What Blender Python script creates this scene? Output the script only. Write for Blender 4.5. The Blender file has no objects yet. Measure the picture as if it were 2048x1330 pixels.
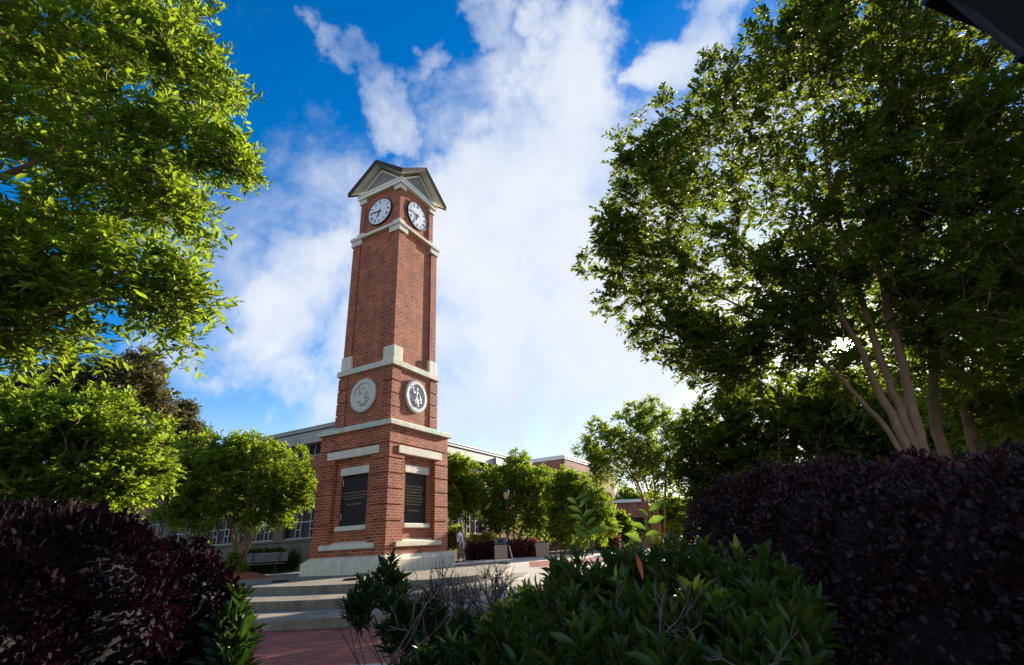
import bpy, bmesh, math, random
import numpy as np
from mathutils import Vector, Matrix

S = bpy.context.scene
COL = S.collection
RAD = math.radians

# ------------------------------------------------------------------ camera
FPX = 986.5                      # focal length in pixels of the 2048 px wide photograph
PITCH, ROLL, EYE = RAD(23.30), RAD(-3.18), 0.731
FW = Vector((0, math.cos(PITCH), math.sin(PITCH)))
_rt = Vector((1, 0, 0)); _up = _rt.cross(FW)
RT = _rt * math.cos(ROLL) + _up * math.sin(ROLL)
UP = _up * math.cos(ROLL) - _rt * math.sin(ROLL)
CAM = Vector((0, 0, EYE))
cd = bpy.data.cameras.new('camera'); cam = bpy.data.objects.new('camera', cd); COL.objects.link(cam)
cd.sensor_width = 36.0; cd.lens = FPX / 2048 * 36
cd.clip_start = 0.05; cd.clip_end = 3000
cd.dof.use_dof = True; cd.dof.focus_distance = 9.0; cd.dof.aperture_fstop = 4.0
cam.matrix_world = Matrix(((RT.x, UP.x, -FW.x, 0), (RT.y, UP.y, -FW.y, 0), (RT.z, UP.z, -FW.z, EYE), (0, 0, 0, 1)))
S.camera = cam

def ray(px, py):
    return FW + RT * ((px - 1024) / FPX) + UP * ((665 - py) / FPX)
def atd(px, py, D):
    """the world point seen at photograph pixel (px, py), D metres away over the ground"""
    d = ray(px, py); return CAM + d * (D / math.hypot(d.x, d.y))
def atz(px, py, z):
    d = ray(px, py); return CAM + d * ((z - EYE) / d.z)
def mpp(px, py, D):
    """metres per photograph pixel there"""
    return (atd(px, py, D) - CAM).dot(FW) / FPX

# ------------------------------------------------------------------ render and light
S.render.engine = 'CYCLES'
S.cycles.use_denoising = True
S.cycles.max_bounces = 7; S.cycles.diffuse_bounces = 3; S.cycles.glossy_bounces = 2
S.cycles.transmission_bounces = 5; S.cycles.transparent_max_bounces = 6
S.cycles.caustics_reflective = False; S.cycles.caustics_refractive = False
S.cycles.sample_clamp_indirect = 6
S.view_settings.view_transform = 'Standard'; S.view_settings.look = 'None'
S.view_settings.exposure = 1.5; S.view_settings.gamma = 1.0

SUN_EL, SUN_AZ = RAD(16.3), RAD(35.4)     # azimuth turned from +Y towards +X
SUN = Vector((math.sin(SUN_AZ) * math.cos(SUN_EL), math.cos(SUN_AZ) * math.cos(SUN_EL), math.sin(SUN_EL)))
sl = bpy.data.lights.new('sun', 'SUN'); sl.energy = 5.0; sl.angle = RAD(0.53); sl.color = (1.0, 0.88, 0.70)
so = bpy.data.objects.new('sun', sl); COL.objects.link(so)
so.rotation_euler = SUN.to_track_quat('Z', 'Y').to_euler(); so.location = (20, 30, 40)

def world():
    w = bpy.data.worlds.new('World'); S.world = w; w.use_nodes = True
    nt = w.node_tree; nt.nodes.clear(); N = nt.nodes; L = nt.links
    def math_(op, a, b=None, c=None, clamp=False):
        n = N.new('ShaderNodeMath'); n.operation = op; n.use_clamp = clamp
        for i, v in enumerate((a, b, c)):
            if v is None: continue
            if isinstance(v, (int, float)): n.inputs[i].default_value = v
            else: L.new(v, n.inputs[i])
        return n.outputs[0]
    tc = N.new('ShaderNodeTexCoord'); vec = tc.outputs['Generated']
    sky = N.new('ShaderNodeTexSky'); sky.sky_type = 'NISHITA'; sky.sun_disc = False
    sky.sun_elevation = SUN_EL; sky.sun_rotation = SUN_AZ
    sky.altitude = 50; sky.air_density = 1.0; sky.dust_density = 0.4; sky.ozone_density = 3.0
    hs = N.new('ShaderNodeHueSaturation'); sz = N.new('ShaderNodeSeparateXYZ'); L.new(vec, sz.inputs[0]); sm = N.new('ShaderNodeMapRange')      # pale air low down, deep blue overhead
    sm.inputs['From Min'].default_value = 0.0; sm.inputs['From Max'].default_value = 0.32; sm.inputs['To Min'].default_value = .55; sm.inputs['To Max'].default_value = 1.44
    L.new(sz.outputs['Z'], sm.inputs['Value']); L.new(sm.outputs[0], hs.inputs['Saturation'])
    hs.inputs['Hue'].default_value = 0.507; hs.inputs['Value'].default_value = SKY_VALUE; L.new(sky.outputs[0], hs.inputs['Color'])
    # warped noise for the ragged cloud edges
    n0 = N.new('ShaderNodeTexNoise'); n0.inputs['Scale'].default_value = 3.0; n0.inputs['Detail'].default_value = 4
    L.new(vec, n0.inputs['Vector'])
    wv = N.new('ShaderNodeVectorMath'); wv.operation = 'MULTIPLY_ADD'
    L.new(n0.outputs['Color'], wv.inputs[0]); wv.inputs[1].default_value = (.22, .22, .22); L.new(vec, wv.inputs[2])
    n1 = N.new('ShaderNodeTexNoise'); n1.inputs['Scale'].default_value = 5.0; n1.inputs['Detail'].default_value = 9
    n1.inputs['Roughness'].default_value = 0.62; L.new(wv.outputs[0], n1.inputs['Vector'])
    n2 = N.new('ShaderNodeTexNoise'); n2.inputs['Scale'].default_value = 2.2; n2.inputs['Detail'].default_value = 5
    L.new(wv.outputs[0], n2.inputs['Vector'])
    wb = N.new('ShaderNodeTexNoise'); wb.inputs['Scale'].default_value = 4.5; wb.inputs['Detail'].default_value = 6; wb.inputs['Roughness'].default_value = .6
    L.new(vec, wb.inputs['Vector'])
    wc = N.new('ShaderNodeVectorMath'); wc.operation = 'SUBTRACT'; L.new(wb.outputs['Color'], wc.inputs[0]); wc.inputs[1].default_value = (.5, .5, .5)
    wd = N.new('ShaderNodeVectorMath'); wd.operation = 'MULTIPLY_ADD'; L.new(wc.outputs[0], wd.inputs[0]); wd.inputs[1].default_value = (.42, .42, .42); L.new(vec, wd.inputs[2])
    wn = N.new('ShaderNodeVectorMath'); wn.operation = 'NORMALIZE'; L.new(wd.outputs[0], wn.inputs[0])
    tot = None
    for px, py, r, wt in CLOUDS:
        d = ray(px, py).normalized(); d2 = ray(px + r, py).normalized(); ang = d.angle(d2)
        dp = N.new('ShaderNodeVectorMath'); dp.operation = 'DOT_PRODUCT'
        L.new(wn.outputs[0], dp.inputs[0]); dp.inputs[1].default_value = d
        mr = N.new('ShaderNodeMapRange'); mr.interpolation_type = 'SMOOTHSTEP'
        mr.inputs['From Min'].default_value = math.cos(ang * 1.6); mr.inputs['From Max'].default_value = math.cos(ang * 0.1)
        mr.inputs['To Min'].default_value = 0; mr.inputs['To Max'].default_value = wt
        L.new(dp.outputs['Value'], mr.inputs['Value'])
        tot = mr.outputs[0] if tot is None else math_('MAXIMUM', tot, mr.outputs[0])
    # unseen broken cloud behind the camera, added as bright fill light
    sep = N.new('ShaderNodeSeparateXYZ'); L.new(vec, sep.inputs[0])
    back = N.new('ShaderNodeMapRange'); back.inputs['From Min'].default_value = 0.05; back.inputs['From Max'].default_value = -0.5
    back.inputs['To Max'].default_value = 0.62; L.new(sep.outputs['Y'], back.inputs['Value'])
    tot = math_('MAXIMUM', tot, back.outputs[0])
    dens = math_('ADD', tot, math_('MULTIPLY', math_('SUBTRACT', n1.outputs['Fac'], 0.5), 1.65))
    cov = N.new('ShaderNodeMapRange'); cov.interpolation_type = 'SMOOTHSTEP'
    cov.inputs['From Min'].default_value = 0.10; cov.inputs['From Max'].default_value = 1.05
    L.new(dens, cov.inputs['Value'])
    # cloud radiance: white tops, soft blue-grey bodies
    cr = N.new('ShaderNodeMapRange'); cr.inputs['From Min'].default_value = 0.33; cr.inputs['From Max'].default_value = 0.68
    L.new(n2.outputs['Fac'], cr.inputs['Value'])
    mixc = N.new('ShaderNodeMix'); mixc.data_type = 'RGBA'; L.new(cr.outputs[0], mixc.inputs[0])
    mixc.inputs[6].default_value = (*[v * CLOUD_VALUE for v in (0.70, 0.79, 0.92)], 1)
    mixc.inputs[7].default_value = (*[v * CLOUD_VALUE for v in (0.97, 0.98, 1.00)], 1)
    ca = math_('MULTIPLY', cov.outputs[0], 0.95)
    mx = N.new('ShaderNodeMix'); mx.data_type = 'RGBA'; L.new(ca, mx.inputs[0])
    L.new(hs.outputs[0], mx.inputs[6]); L.new(mixc.outputs[2], mx.inputs[7])
    # the sun's own disc and the bright air round it
    dp = N.new('ShaderNodeVectorMath'); dp.operation = 'DOT_PRODUCT'; L.new(vec, dp.inputs[0]); dp.inputs[1].default_value = SUN
    def ring(a0, a1, v):
        m = N.new('ShaderNodeMapRange'); m.interpolation_type = 'SMOOTHSTEP'
        m.inputs['From Min'].default_value = math.cos(RAD(a0)); m.inputs['From Max'].default_value = math.cos(RAD(a1))
        m.inputs['To Max'].default_value = v; L.new(dp.outputs['Value'], m.inputs['Value']); return m.outputs[0]
    glow = math_('ADD', math_('ADD', ring(16, 0, 5.0), ring(5.0, 0, 12.0)), ring(1.0, 0.55, 1500.0))
    tint = N.new('ShaderNodeVectorMath'); tint.operation = 'SCALE'; tint.inputs[0].default_value = (1, .94, .80)
    L.new(glow, tint.inputs['Scale'])
    add = N.new('ShaderNodeVectorMath'); add.operation = 'ADD'; L.new(mx.outputs[2], add.inputs[0]); L.new(tint.outputs[0], add.inputs[1])
    bg = N.new('ShaderNodeBackground'); L.new(add.outputs[0], bg.inputs['Color']); bg.inputs['Strength'].default_value = 0.05
    out = N.new('ShaderNodeOutputWorld'); L.new(bg.outputs[0], out.inputs['Surface'])
SKY_VALUE, CLOUD_VALUE = 1.72, 7.2
# photograph pixel, pixel radius, weight of each bank of cloud (kept as directions in the sky)
CLOUDS = [(1080, 640, 250, 1.0), (960, 480, 150, .95), (1080, 330, 140, .95), (1160, 150, 120, .9), (1190, 60, 60, .7), (540, 640, 150, .9),
          (640, 560, 130, .85), (500, 470, 70, .65), (560, 400, 60, .55), (820, 700, 170, .9), (960, 840, 140, .85), (1250, 600, 220, .95), (1240, 380, 160, .9),
          (690, 110, 55, .54), (800, 215, 65, .58), (850, 255, 35, .5), (930, 60, 55, .55), (970, 140, 35, .45), (1400, 90, 75, .8), (1490, 50, 80, .75),
          (1300, 800, 180, .95), (1500, 700, 240, .8), (1700, 640, 320, .8), (420, 775, 45, .62), (560, 520, 220, .62), (470, 680, 150, .60), (1000, 200, 120, .55), (620, 80, 40, .5), (740, 150, 40, .5), (930, 260, 130, .28), (1050, 10, 50, .6), (1560, 300, 200, .6), (900, 560, 140, .9),
          (1420, 400, 200, .7), (430, 560, 80, .6), (560, 740, 90, .62)]
world()

# ------------------------------------------------------------------ materials
def newmat(name):
    m = bpy.data.materials.new(name); m.use_nodes = True
    return m, m.node_tree.nodes, m.node_tree.links, m.node_tree.nodes['Principled BSDF']

def ramp(N, L, fac, stops):
    r = N.new('ShaderNodeValToRGB'); e = r.color_ramp.elements
    while len(e) < len(stops): e.new(0.5)
    for q, (p, c) in zip(e, stops): q.position = p; q.color = (*c, 1)
    L.new(fac, r.inputs[0]); return r.outputs[0]

def noise(N, L, vec, scale, detail=4, rough=.55):
    n = N.new('ShaderNodeTexNoise'); n.inputs['Scale'].default_value = scale; n.inputs['Detail'].default_value = detail
    n.inputs['Roughness'].default_value = rough; L.new(vec, n.inputs['Vector']); return n.outputs['Fac']

def mix(N, L, fac, a, b, mode='MIX'):
    m = N.new('ShaderNodeMix'); m.data_type = 'RGBA'; m.blend_type = mode
    for s, v in ((0, fac), (6, a), (7, b)):
        if hasattr(v, 'links') or hasattr(v, 'is_linked'): L.new(v, m.inputs[s])
        elif s == 0: m.inputs[0].default_value = v
        else: m.inputs[s].default_value = (*v, 1)
    return m.outputs[2]

def mat_brick(name, c1, c2, mortar, w, h, gap, bump=.6, mottled=.35, rough=.85):
    m, N, L, P = newmat(name)
    tc = N.new('ShaderNodeTexCoord')
    b = N.new('ShaderNodeTexBrick'); b.offset = .5; b.squash = 1
    b.inputs['Scale'].default_value = 1; b.inputs['Brick Width'].default_value = w; b.inputs['Row Height'].default_value = h
    b.inputs['Mortar Size'].default_value = gap; b.inputs['Mortar Smooth'].default_value = .12; b.inputs['Bias'].default_value = -.1
    b.inputs['Color1'].default_value = (*c1, 1); b.inputs['Color2'].default_value = (*c2, 1); b.inputs['Mortar'].default_value = (*mortar, 1)
    L.new(tc.outputs['UV'], b.inputs['Vector'])
    f1 = noise(N, L, tc.outputs['UV'], 1.3, 5); f2 = noise(N, L, tc.outputs['UV'], 26, 4)
    c = mix(N, L, mottled, b.outputs['Color'], ramp(N, L, f1, [(.3, (.45, .4, .4)), (.7, (1.5, 1.45, 1.4))]), 'MULTIPLY')
    c = mix(N, L, .35, c, ramp(N, L, f2, [(.3, (.55, .5, .5)), (.7, (1.4, 1.4, 1.4))]), 'MULTIPLY')
    # every brick its own shade
    sp = N.new('ShaderNodeSeparateXYZ'); L.new(tc.outputs['UV'], sp.inputs[0])
    def mth(op, a, b_=0.):
        n = N.new('ShaderNodeMath'); n.operation = op
        for i, v_ in enumerate((a, b_)):
            if isinstance(v_, (int, float)): n.inputs[i].default_value = v_
            else: L.new(v_, n.inputs[i])
        return n.outputs[0]
    row = mth('FLOOR', mth('DIVIDE', sp.outputs[1], h)); odd = mth('FLOORED_MODULO', row, 2.)
    col = mth('FLOOR', mth('ADD', mth('DIVIDE', sp.outputs[0], w), mth('MULTIPLY', mth('SUBTRACT', 1., odd), .5)))
    cb = N.new('ShaderNodeCombineXYZ'); L.new(col, cb.inputs[0]); L.new(row, cb.inputs[1])
    wn = N.new('ShaderNodeTexWhiteNoise'); wn.noise_dimensions = '2D'; L.new(cb.outputs[0], wn.inputs['Vector'])
    tone = ramp(N, L, wn.outputs['Value'], [(0, (.52, .50, .52)), (.16, (.78, .76, .76)), (.7, (1.06, 1.05, 1.02)), (1, (1.32, 1.36, 1.34))])
    inv = mth('SUBTRACT', 1., b.outputs['Fac'])
    c = mix(N, L, inv, c, mix(N, L, 1, c, tone, 'MULTIPLY'))
    mp = N.new('ShaderNodeMapping'); mp.inputs['Scale'].default_value = (2.2, .22, 1); L.new(tc.outputs['UV'], mp.inputs[0])
    f3 = noise(N, L, mp.outputs[0], 1.5, 6)
    c = mix(N, L, .45, c, ramp(N, L, f3, [(.35, (.62, .58, .56)), (.6, (1.12, 1.1, 1.08))]), 'MULTIPLY')
    L.new(c, P.inputs['Base Color']); P.inputs['Roughness'].default_value = rough
    bp = N.new('ShaderNodeBump'); bp.inputs['Strength'].default_value = bump; bp.inputs['Distance'].default_value = .012
    sub = N.new('ShaderNodeMath'); sub.operation = 'MULTIPLY_ADD'; L.new(b.outputs['Fac'], sub.inputs[0]); sub.inputs[1].default_value = -1
    L.new(f2, sub.inputs[2]); L.new(sub.outputs[0], bp.inputs['Height']); L.new(bp.outputs[0], P.inputs['Normal'])
    return m

def mat_stone(name, a, b, scale=3.0, rough=.8, bump=.25, streak=0.0, stain=None, metallic=0, joint=0):
    m, N, L, P = newmat(name)
    tc = N.new('ShaderNodeTexCoord'); v = tc.outputs['Object']
    f = noise(N, L, v, scale, 8, .65); g = noise(N, L, v, scale * 14, 4, .6)
    c = ramp(N, L, f, [(.3, a), (.7, b)])
    c = mix(N, L, .4, c, ramp(N, L, g, [(.3, (.7, .7, .7)), (.7, (1.25, 1.25, 1.25))]), 'MULTIPLY')
    if streak:
        mp = N.new('ShaderNodeMapping'); mp.inputs['Scale'].default_value = (2.2, 2.2, .28); L.new(v, mp.inputs[0])
        s = noise(N, L, mp.outputs[0], 1.6, 5)
        c = mix(N, L, streak, c, ramp(N, L, s, [(.38, (.45, .42, .36)), (.6, (1.05, 1.05, 1.05))]), 'MULTIPLY')
    if stain:
        s = noise(N, L, v, .55, 3); k = ramp(N, L, s, [(.52, (0, 0, 0)), (.66, (1, 1, 1))])
        c = mix(N, L, k, c, stain)
    if joint:                                            # open joints between the cast blocks
        b_ = N.new('ShaderNodeTexBrick'); b_.offset = 0; b_.inputs['Scale'].default_value = 1; b_.inputs['Brick Width'].default_value = joint; b_.inputs['Row Height'].default_value = 50
        b_.inputs['Mortar Size'].default_value = .007; b_.inputs['Mortar Smooth'].default_value = .1
        mp = N.new('ShaderNodeMapping'); mp.inputs['Location'].default_value = (joint * .5, 20, 0); L.new(tc.outputs['UV'], mp.inputs[0]); L.new(mp.outputs[0], b_.inputs['Vector'])
        c = mix(N, L, b_.outputs['Fac'], c, (.14, .13, .11))
    L.new(c, P.inputs['Base Color']); P.inputs['Roughness'].default_value = rough; P.inputs['Metallic'].default_value = metallic
    bp = N.new('ShaderNodeBump'); bp.inputs['Strength'].default_value = bump; bp.inputs['Distance'].default_value = .01
    L.new(g, bp.inputs['Height']); L.new(bp.outputs[0], P.inputs['Normal'])
    return m

def mat_flat(name, c, rough=.5, metallic=0, var=.15):
    m, N, L, P = newmat(name)
    tc = N.new('ShaderNodeTexCoord'); f = noise(N, L, tc.outputs['Object'], 9, 5)
    L.new(mix(N, L, 1, c, ramp(N, L, f, [(.3, (1 - var,) * 3), (.7, (1 + var,) * 3)]), 'MULTIPLY'), P.inputs['Base Color'])
    P.inputs['Roughness'].default_value = rough; P.inputs['Metallic'].default_value = metallic
    return m

def mat_leaf(name, cols, trans, tw, rough=.45, spec=.4):
    """leaf: colours differ from leaf to leaf (attribute rnd); light shines through the blade"""
    m, N, L, P = newmat(name)
    at = N.new('ShaderNodeAttribute'); at.attribute_name = 'rnd'
    k = len(cols)
    c = ramp(N, L, at.outputs['Fac'], [(i / max(1, k - 1), q) for i, q in enumerate(cols)])
    L.new(c, P.inputs['Base Color']); P.inputs['Roughness'].default_value = rough
    P.inputs['Specular IOR Level'].default_value = spec
    t = N.new('ShaderNodeBsdfTranslucent')
    L.new(mix(N, L, .35, trans, mix(N, L, 1, c, (3, 3, 3), 'MULTIPLY')), t.inputs['Color'])
    ms = N.new('ShaderNodeMixShader'); ms.inputs[0].default_value = tw
    L.new(P.outputs[0], ms.inputs[1]); L.new(t.outputs[0], ms.inputs[2])
    L.new(ms.outputs[0], N['Material Output'].inputs['Surface'])
    return m

M = {}
M['brick'] = mat_brick('tower_brick', (.40, .076, .024), (.24, .040, .015), (.44, .275, .165), .33, .112, .014)
M['brick_far'] = mat_brick('building_brick', (.34, .11, .065), (.27, .08, .045), (.36, .25, .19), .30, .10, .012)
M['paver'] = mat_brick('brick_paver', (.42, .075, .035), (.26, .045, .022), (.08, .045, .03), .24, .12, .012, bump=.8, mottled=.5, rough=.7)
M['stone'] = mat_stone('cast_stone', (.64, .575, .44), (.76, .70, .565), 2.0, .75, .15, streak=.18)
M['stone_green'] = mat_stone('weathered_cast_stone', (.62, .56, .43), (.74, .68, .55), 2.0, .75, .15, streak=.35, stain=(.36, .56, .46), joint=1.3)
M['plinth'] = mat_stone('plinth_limestone', (.58, .53, .39), (.72, .67, .52), 1.6, .8, .2, streak=.28)
M['concrete'] = mat_stone('terrace_concrete', (.30, .28, .25), (.46, .44, .40), 1.2, .85, .35, streak=0)
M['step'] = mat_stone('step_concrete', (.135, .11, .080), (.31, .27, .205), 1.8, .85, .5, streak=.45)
M['paving'] = mat_stone('plaza_concrete', (.42, .38, .32), (.52, .48, .41), .9, .85, .2)
M['aggregate'] = mat_stone('exposed_aggregate', (.30, .24, .18), (.42, .35, .27), 24, .9, .6)
M['cream'] = mat_flat('cream_paint', (.80, .76, .63), .5, 0, .06)
M['white'] = mat_flat('white_paint', (.80, .80, .78), .4, 0, .04)
M['mullion'] = mat_flat('pale_metal', (.32, .325, .33), .5, .1, .08)
M['fascia'] = mat_stone('fascia_panel', (.32, .31, .29), (.40, .39, .37), .6, .6, .05)
M['tan'] = mat_stone('base_wall_stone', (.105, .088, .062), (.16, .135, .10), 1.5, .85, .2)
M['roof_dark'] = mat_flat('bronze_metal', (.042, .024, .017), .75, 0, .2)
M['roof'] = mat_flat('roof_metal', (.10, .065, .055), .45, .3, .2)
M['louver'] = mat_flat('louver_metal', (.70, .70, .68), .6, 0, .06)
M['bronze'] = mat_flat('dark_bronze', (.011, .007, .0045), .75, 0, .3)
M['gilt'] = mat_flat('gilt_lettering', (.34, .24, .10), .5, .5, .1)
M['black'] = mat_flat('black_iron', (.010, .010, .011), .45, .2, .2)
M['numeral'] = mat_flat('black_numeral', (.012, .012, .016), .5, 0, .1)
M['dial'] = mat_flat('dial_white', (.82, .83, .84), .35, 0, .02)
M['seal_grey'] = mat_flat('seal_field_grey', (.44, .46, .49), .6, 0, .1)
M['seal_white'] = mat_flat('seal_white', (.54, .53, .50), .5, 0, .06)
M['seal_stone'] = mat_stone('seal_limestone', (.58, .55, .45), (.68, .65, .55), 4, .7, .15)
M['wood'] = mat_stone('weathered_wood', (.12, .105, .09), (.20, .18, .155), 6, .8, .3)
M['blue'] = mat_flat('blue_plastic', (.035, .075, .15), .4, 0, .1)
M['mulch'] = mat_stone('red_mulch', (.22, .045, .022), (.34, .09, .045), 14, .95, .9)
M['soil'] = mat_stone('dark_soil', (.045, .035, .025), (.085, .065, .045), 6, .95, .8)
M['lawn'] = mat_stone('lawn_grass', (.045, .080, .018), (.085, .13, .03), 11, .9, .9)
M['bark'] = mat_stone('crape_bark', (.19, .105, .055), (.30, .18, .10), 4, .75, .4)
M['bark_dark'] = mat_stone('twig_bark', (.085, .058, .040), (.15, .105, .075), 9, .8, .5)
M['twig_grey'] = mat_stone('dead_twig_bark', (.09, .07, .065), (.16, .13, .12), 9, .85, .5)
M['shade_core'] = mat_stone('shade_core_black', (.004, .003, .003), (.009, .007, .006), 9, .95, .6)  # near-black: the shade inside the hedges is put into this colour
M['leaf_bright'] = mat_leaf('bright_leaf', [(.030, .080, .006), (.060, .130, .008), (.10, .165, .012)], (.42, .50, .02), .48, .5, .2)
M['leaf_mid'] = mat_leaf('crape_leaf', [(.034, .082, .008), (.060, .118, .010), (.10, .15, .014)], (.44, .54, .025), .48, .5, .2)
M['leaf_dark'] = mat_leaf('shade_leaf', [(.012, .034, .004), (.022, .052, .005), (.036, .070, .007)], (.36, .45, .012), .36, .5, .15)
M['leaf_brown'] = mat_leaf('bronze_leaf', [(.07, .065, .025), (.10, .085, .03), (.06, .07, .02)], (.22, .19, .06), .3)
M['leaf_purple'] = mat_leaf('purple_leaf', [(.018, .0060, .0080), (.030, .0095, .012), (.062, .013, .019), (.036, .013, .014), (.024, .010, .013)], (.12, .015, .03), .13, .45, .25)
M['leaf_purple_shaded'] = mat_leaf('shaded_purple_leaf', [(.0050, .0026, .0042), (.0085, .0036, .0060), (.020, .0050, .0085), (.010, .005, .007)], (.05, .007, .018), .07, .75, .05)  # same purple leaf, with the left hedge's shade put into its colour
M['leaf_pink'] = mat_leaf('pink_hedge_leaf', [(.05, .014, .02), (.11, .03, .03), (.20, .07, .05)], (.45, .13, .09), .35)
M['leaf_shrub'] = mat_leaf('glossy_shrub_leaf', [(.013, .038, .005), (.022, .060, .007), (.048, .085, .010), (.030, .060, .008), (.058, .070, .012), (.045, .034, .012)], (.20, .28, .008), .28, .33, .32)
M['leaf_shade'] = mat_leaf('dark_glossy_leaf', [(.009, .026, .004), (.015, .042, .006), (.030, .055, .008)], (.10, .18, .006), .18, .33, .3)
M['leaf_shoot'] = mat_leaf('young_shoot_leaf', [(.07, .15, .012), (.10, .19, .02)], (.30, .46, .03), .45)
M['leaf_gold'] = mat_leaf('golden_leaf', [(.12, .17, .02), (.20, .22, .025)], (.50, .50, .05), .4)
M['skin'] = mat_flat('brown_skin', (.16, .075, .045), .55, 0, .08)
M['hair'] = mat_flat('black_hair', (.012, .010, .009), .6, 0, .2)
M['shirt'] = mat_flat('white_cotton', (.78, .77, .80), .85, 0, .05)
M['grey_cloth'] = mat_flat('grey_cloth', (.32, .32, .35), .85, 0, .1)
M['shoe'] = mat_flat('dark_shoe', (.03, .03, .035), .6, 0, .2)
M['green_plastic'] = mat_flat('green_plastic', (.02, .16, .07), .3, 0, .1)
M['rust_leaf'] = mat_flat('dead_leaf', (.42, .075, .018), .6, 0, .2)
def _glass(name, c, rough):
    m, N, L, P = newmat(name); P.inputs['Base Color'].default_value = (*c, 1); P.inputs['Roughness'].default_value = rough
    P.inputs['Specular IOR Level'].default_value = .6
    tc = N.new('ShaderNodeTexCoord'); f = noise(N, L, tc.outputs['Object'], .8, 3)
    L.new(ramp(N, L, f, [(.35, tuple(v * .6 for v in c)), (.7, tuple(v * 1.5 for v in c))]), P.inputs['Base Color']); return m
M['glass'] = _glass('dark_window_glass', (.008, .009, .010), .3); M['glass'].node_tree.nodes['Principled BSDF'].inputs['Specular IOR Level'].default_value = .12
M['amber'] = _glass('amber_lamp_glass', (.55, .34, .13), .3)
M['frost'] = _glass('pale_lamp_glass', (.60, .56, .46), .4)
M['smoke'] = mat_flat('smoked_lamp_glass', (.006, .006, .007), .9, 0, .2)
def _camo():
    m, N, L, P = newmat('camouflage_cloth'); tc = N.new('ShaderNodeTexCoord')
    f = noise(N, L, tc.outputs['Object'], 9, 2)
    r = N.new('ShaderNodeValToRGB'); r.color_ramp.interpolation = 'CONSTANT'; e = r.color_ramp.elements
    e.new(.5); e.new(.6)
    for q, (p, c) in zip(e, [(0, (.03, .028, .02)), (.42, (.10, .09, .05)), (.5, (.20, .16, .10)), (.6, (.05, .06, .03))]): q.position = p; q.color = (*c, 1)
    L.new(f, r.inputs[0]); L.new(r.outputs[0], P.inputs['Base Color']); P.inputs['Roughness'].default_value = .9; return m
M['camo'] = _camo()

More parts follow.
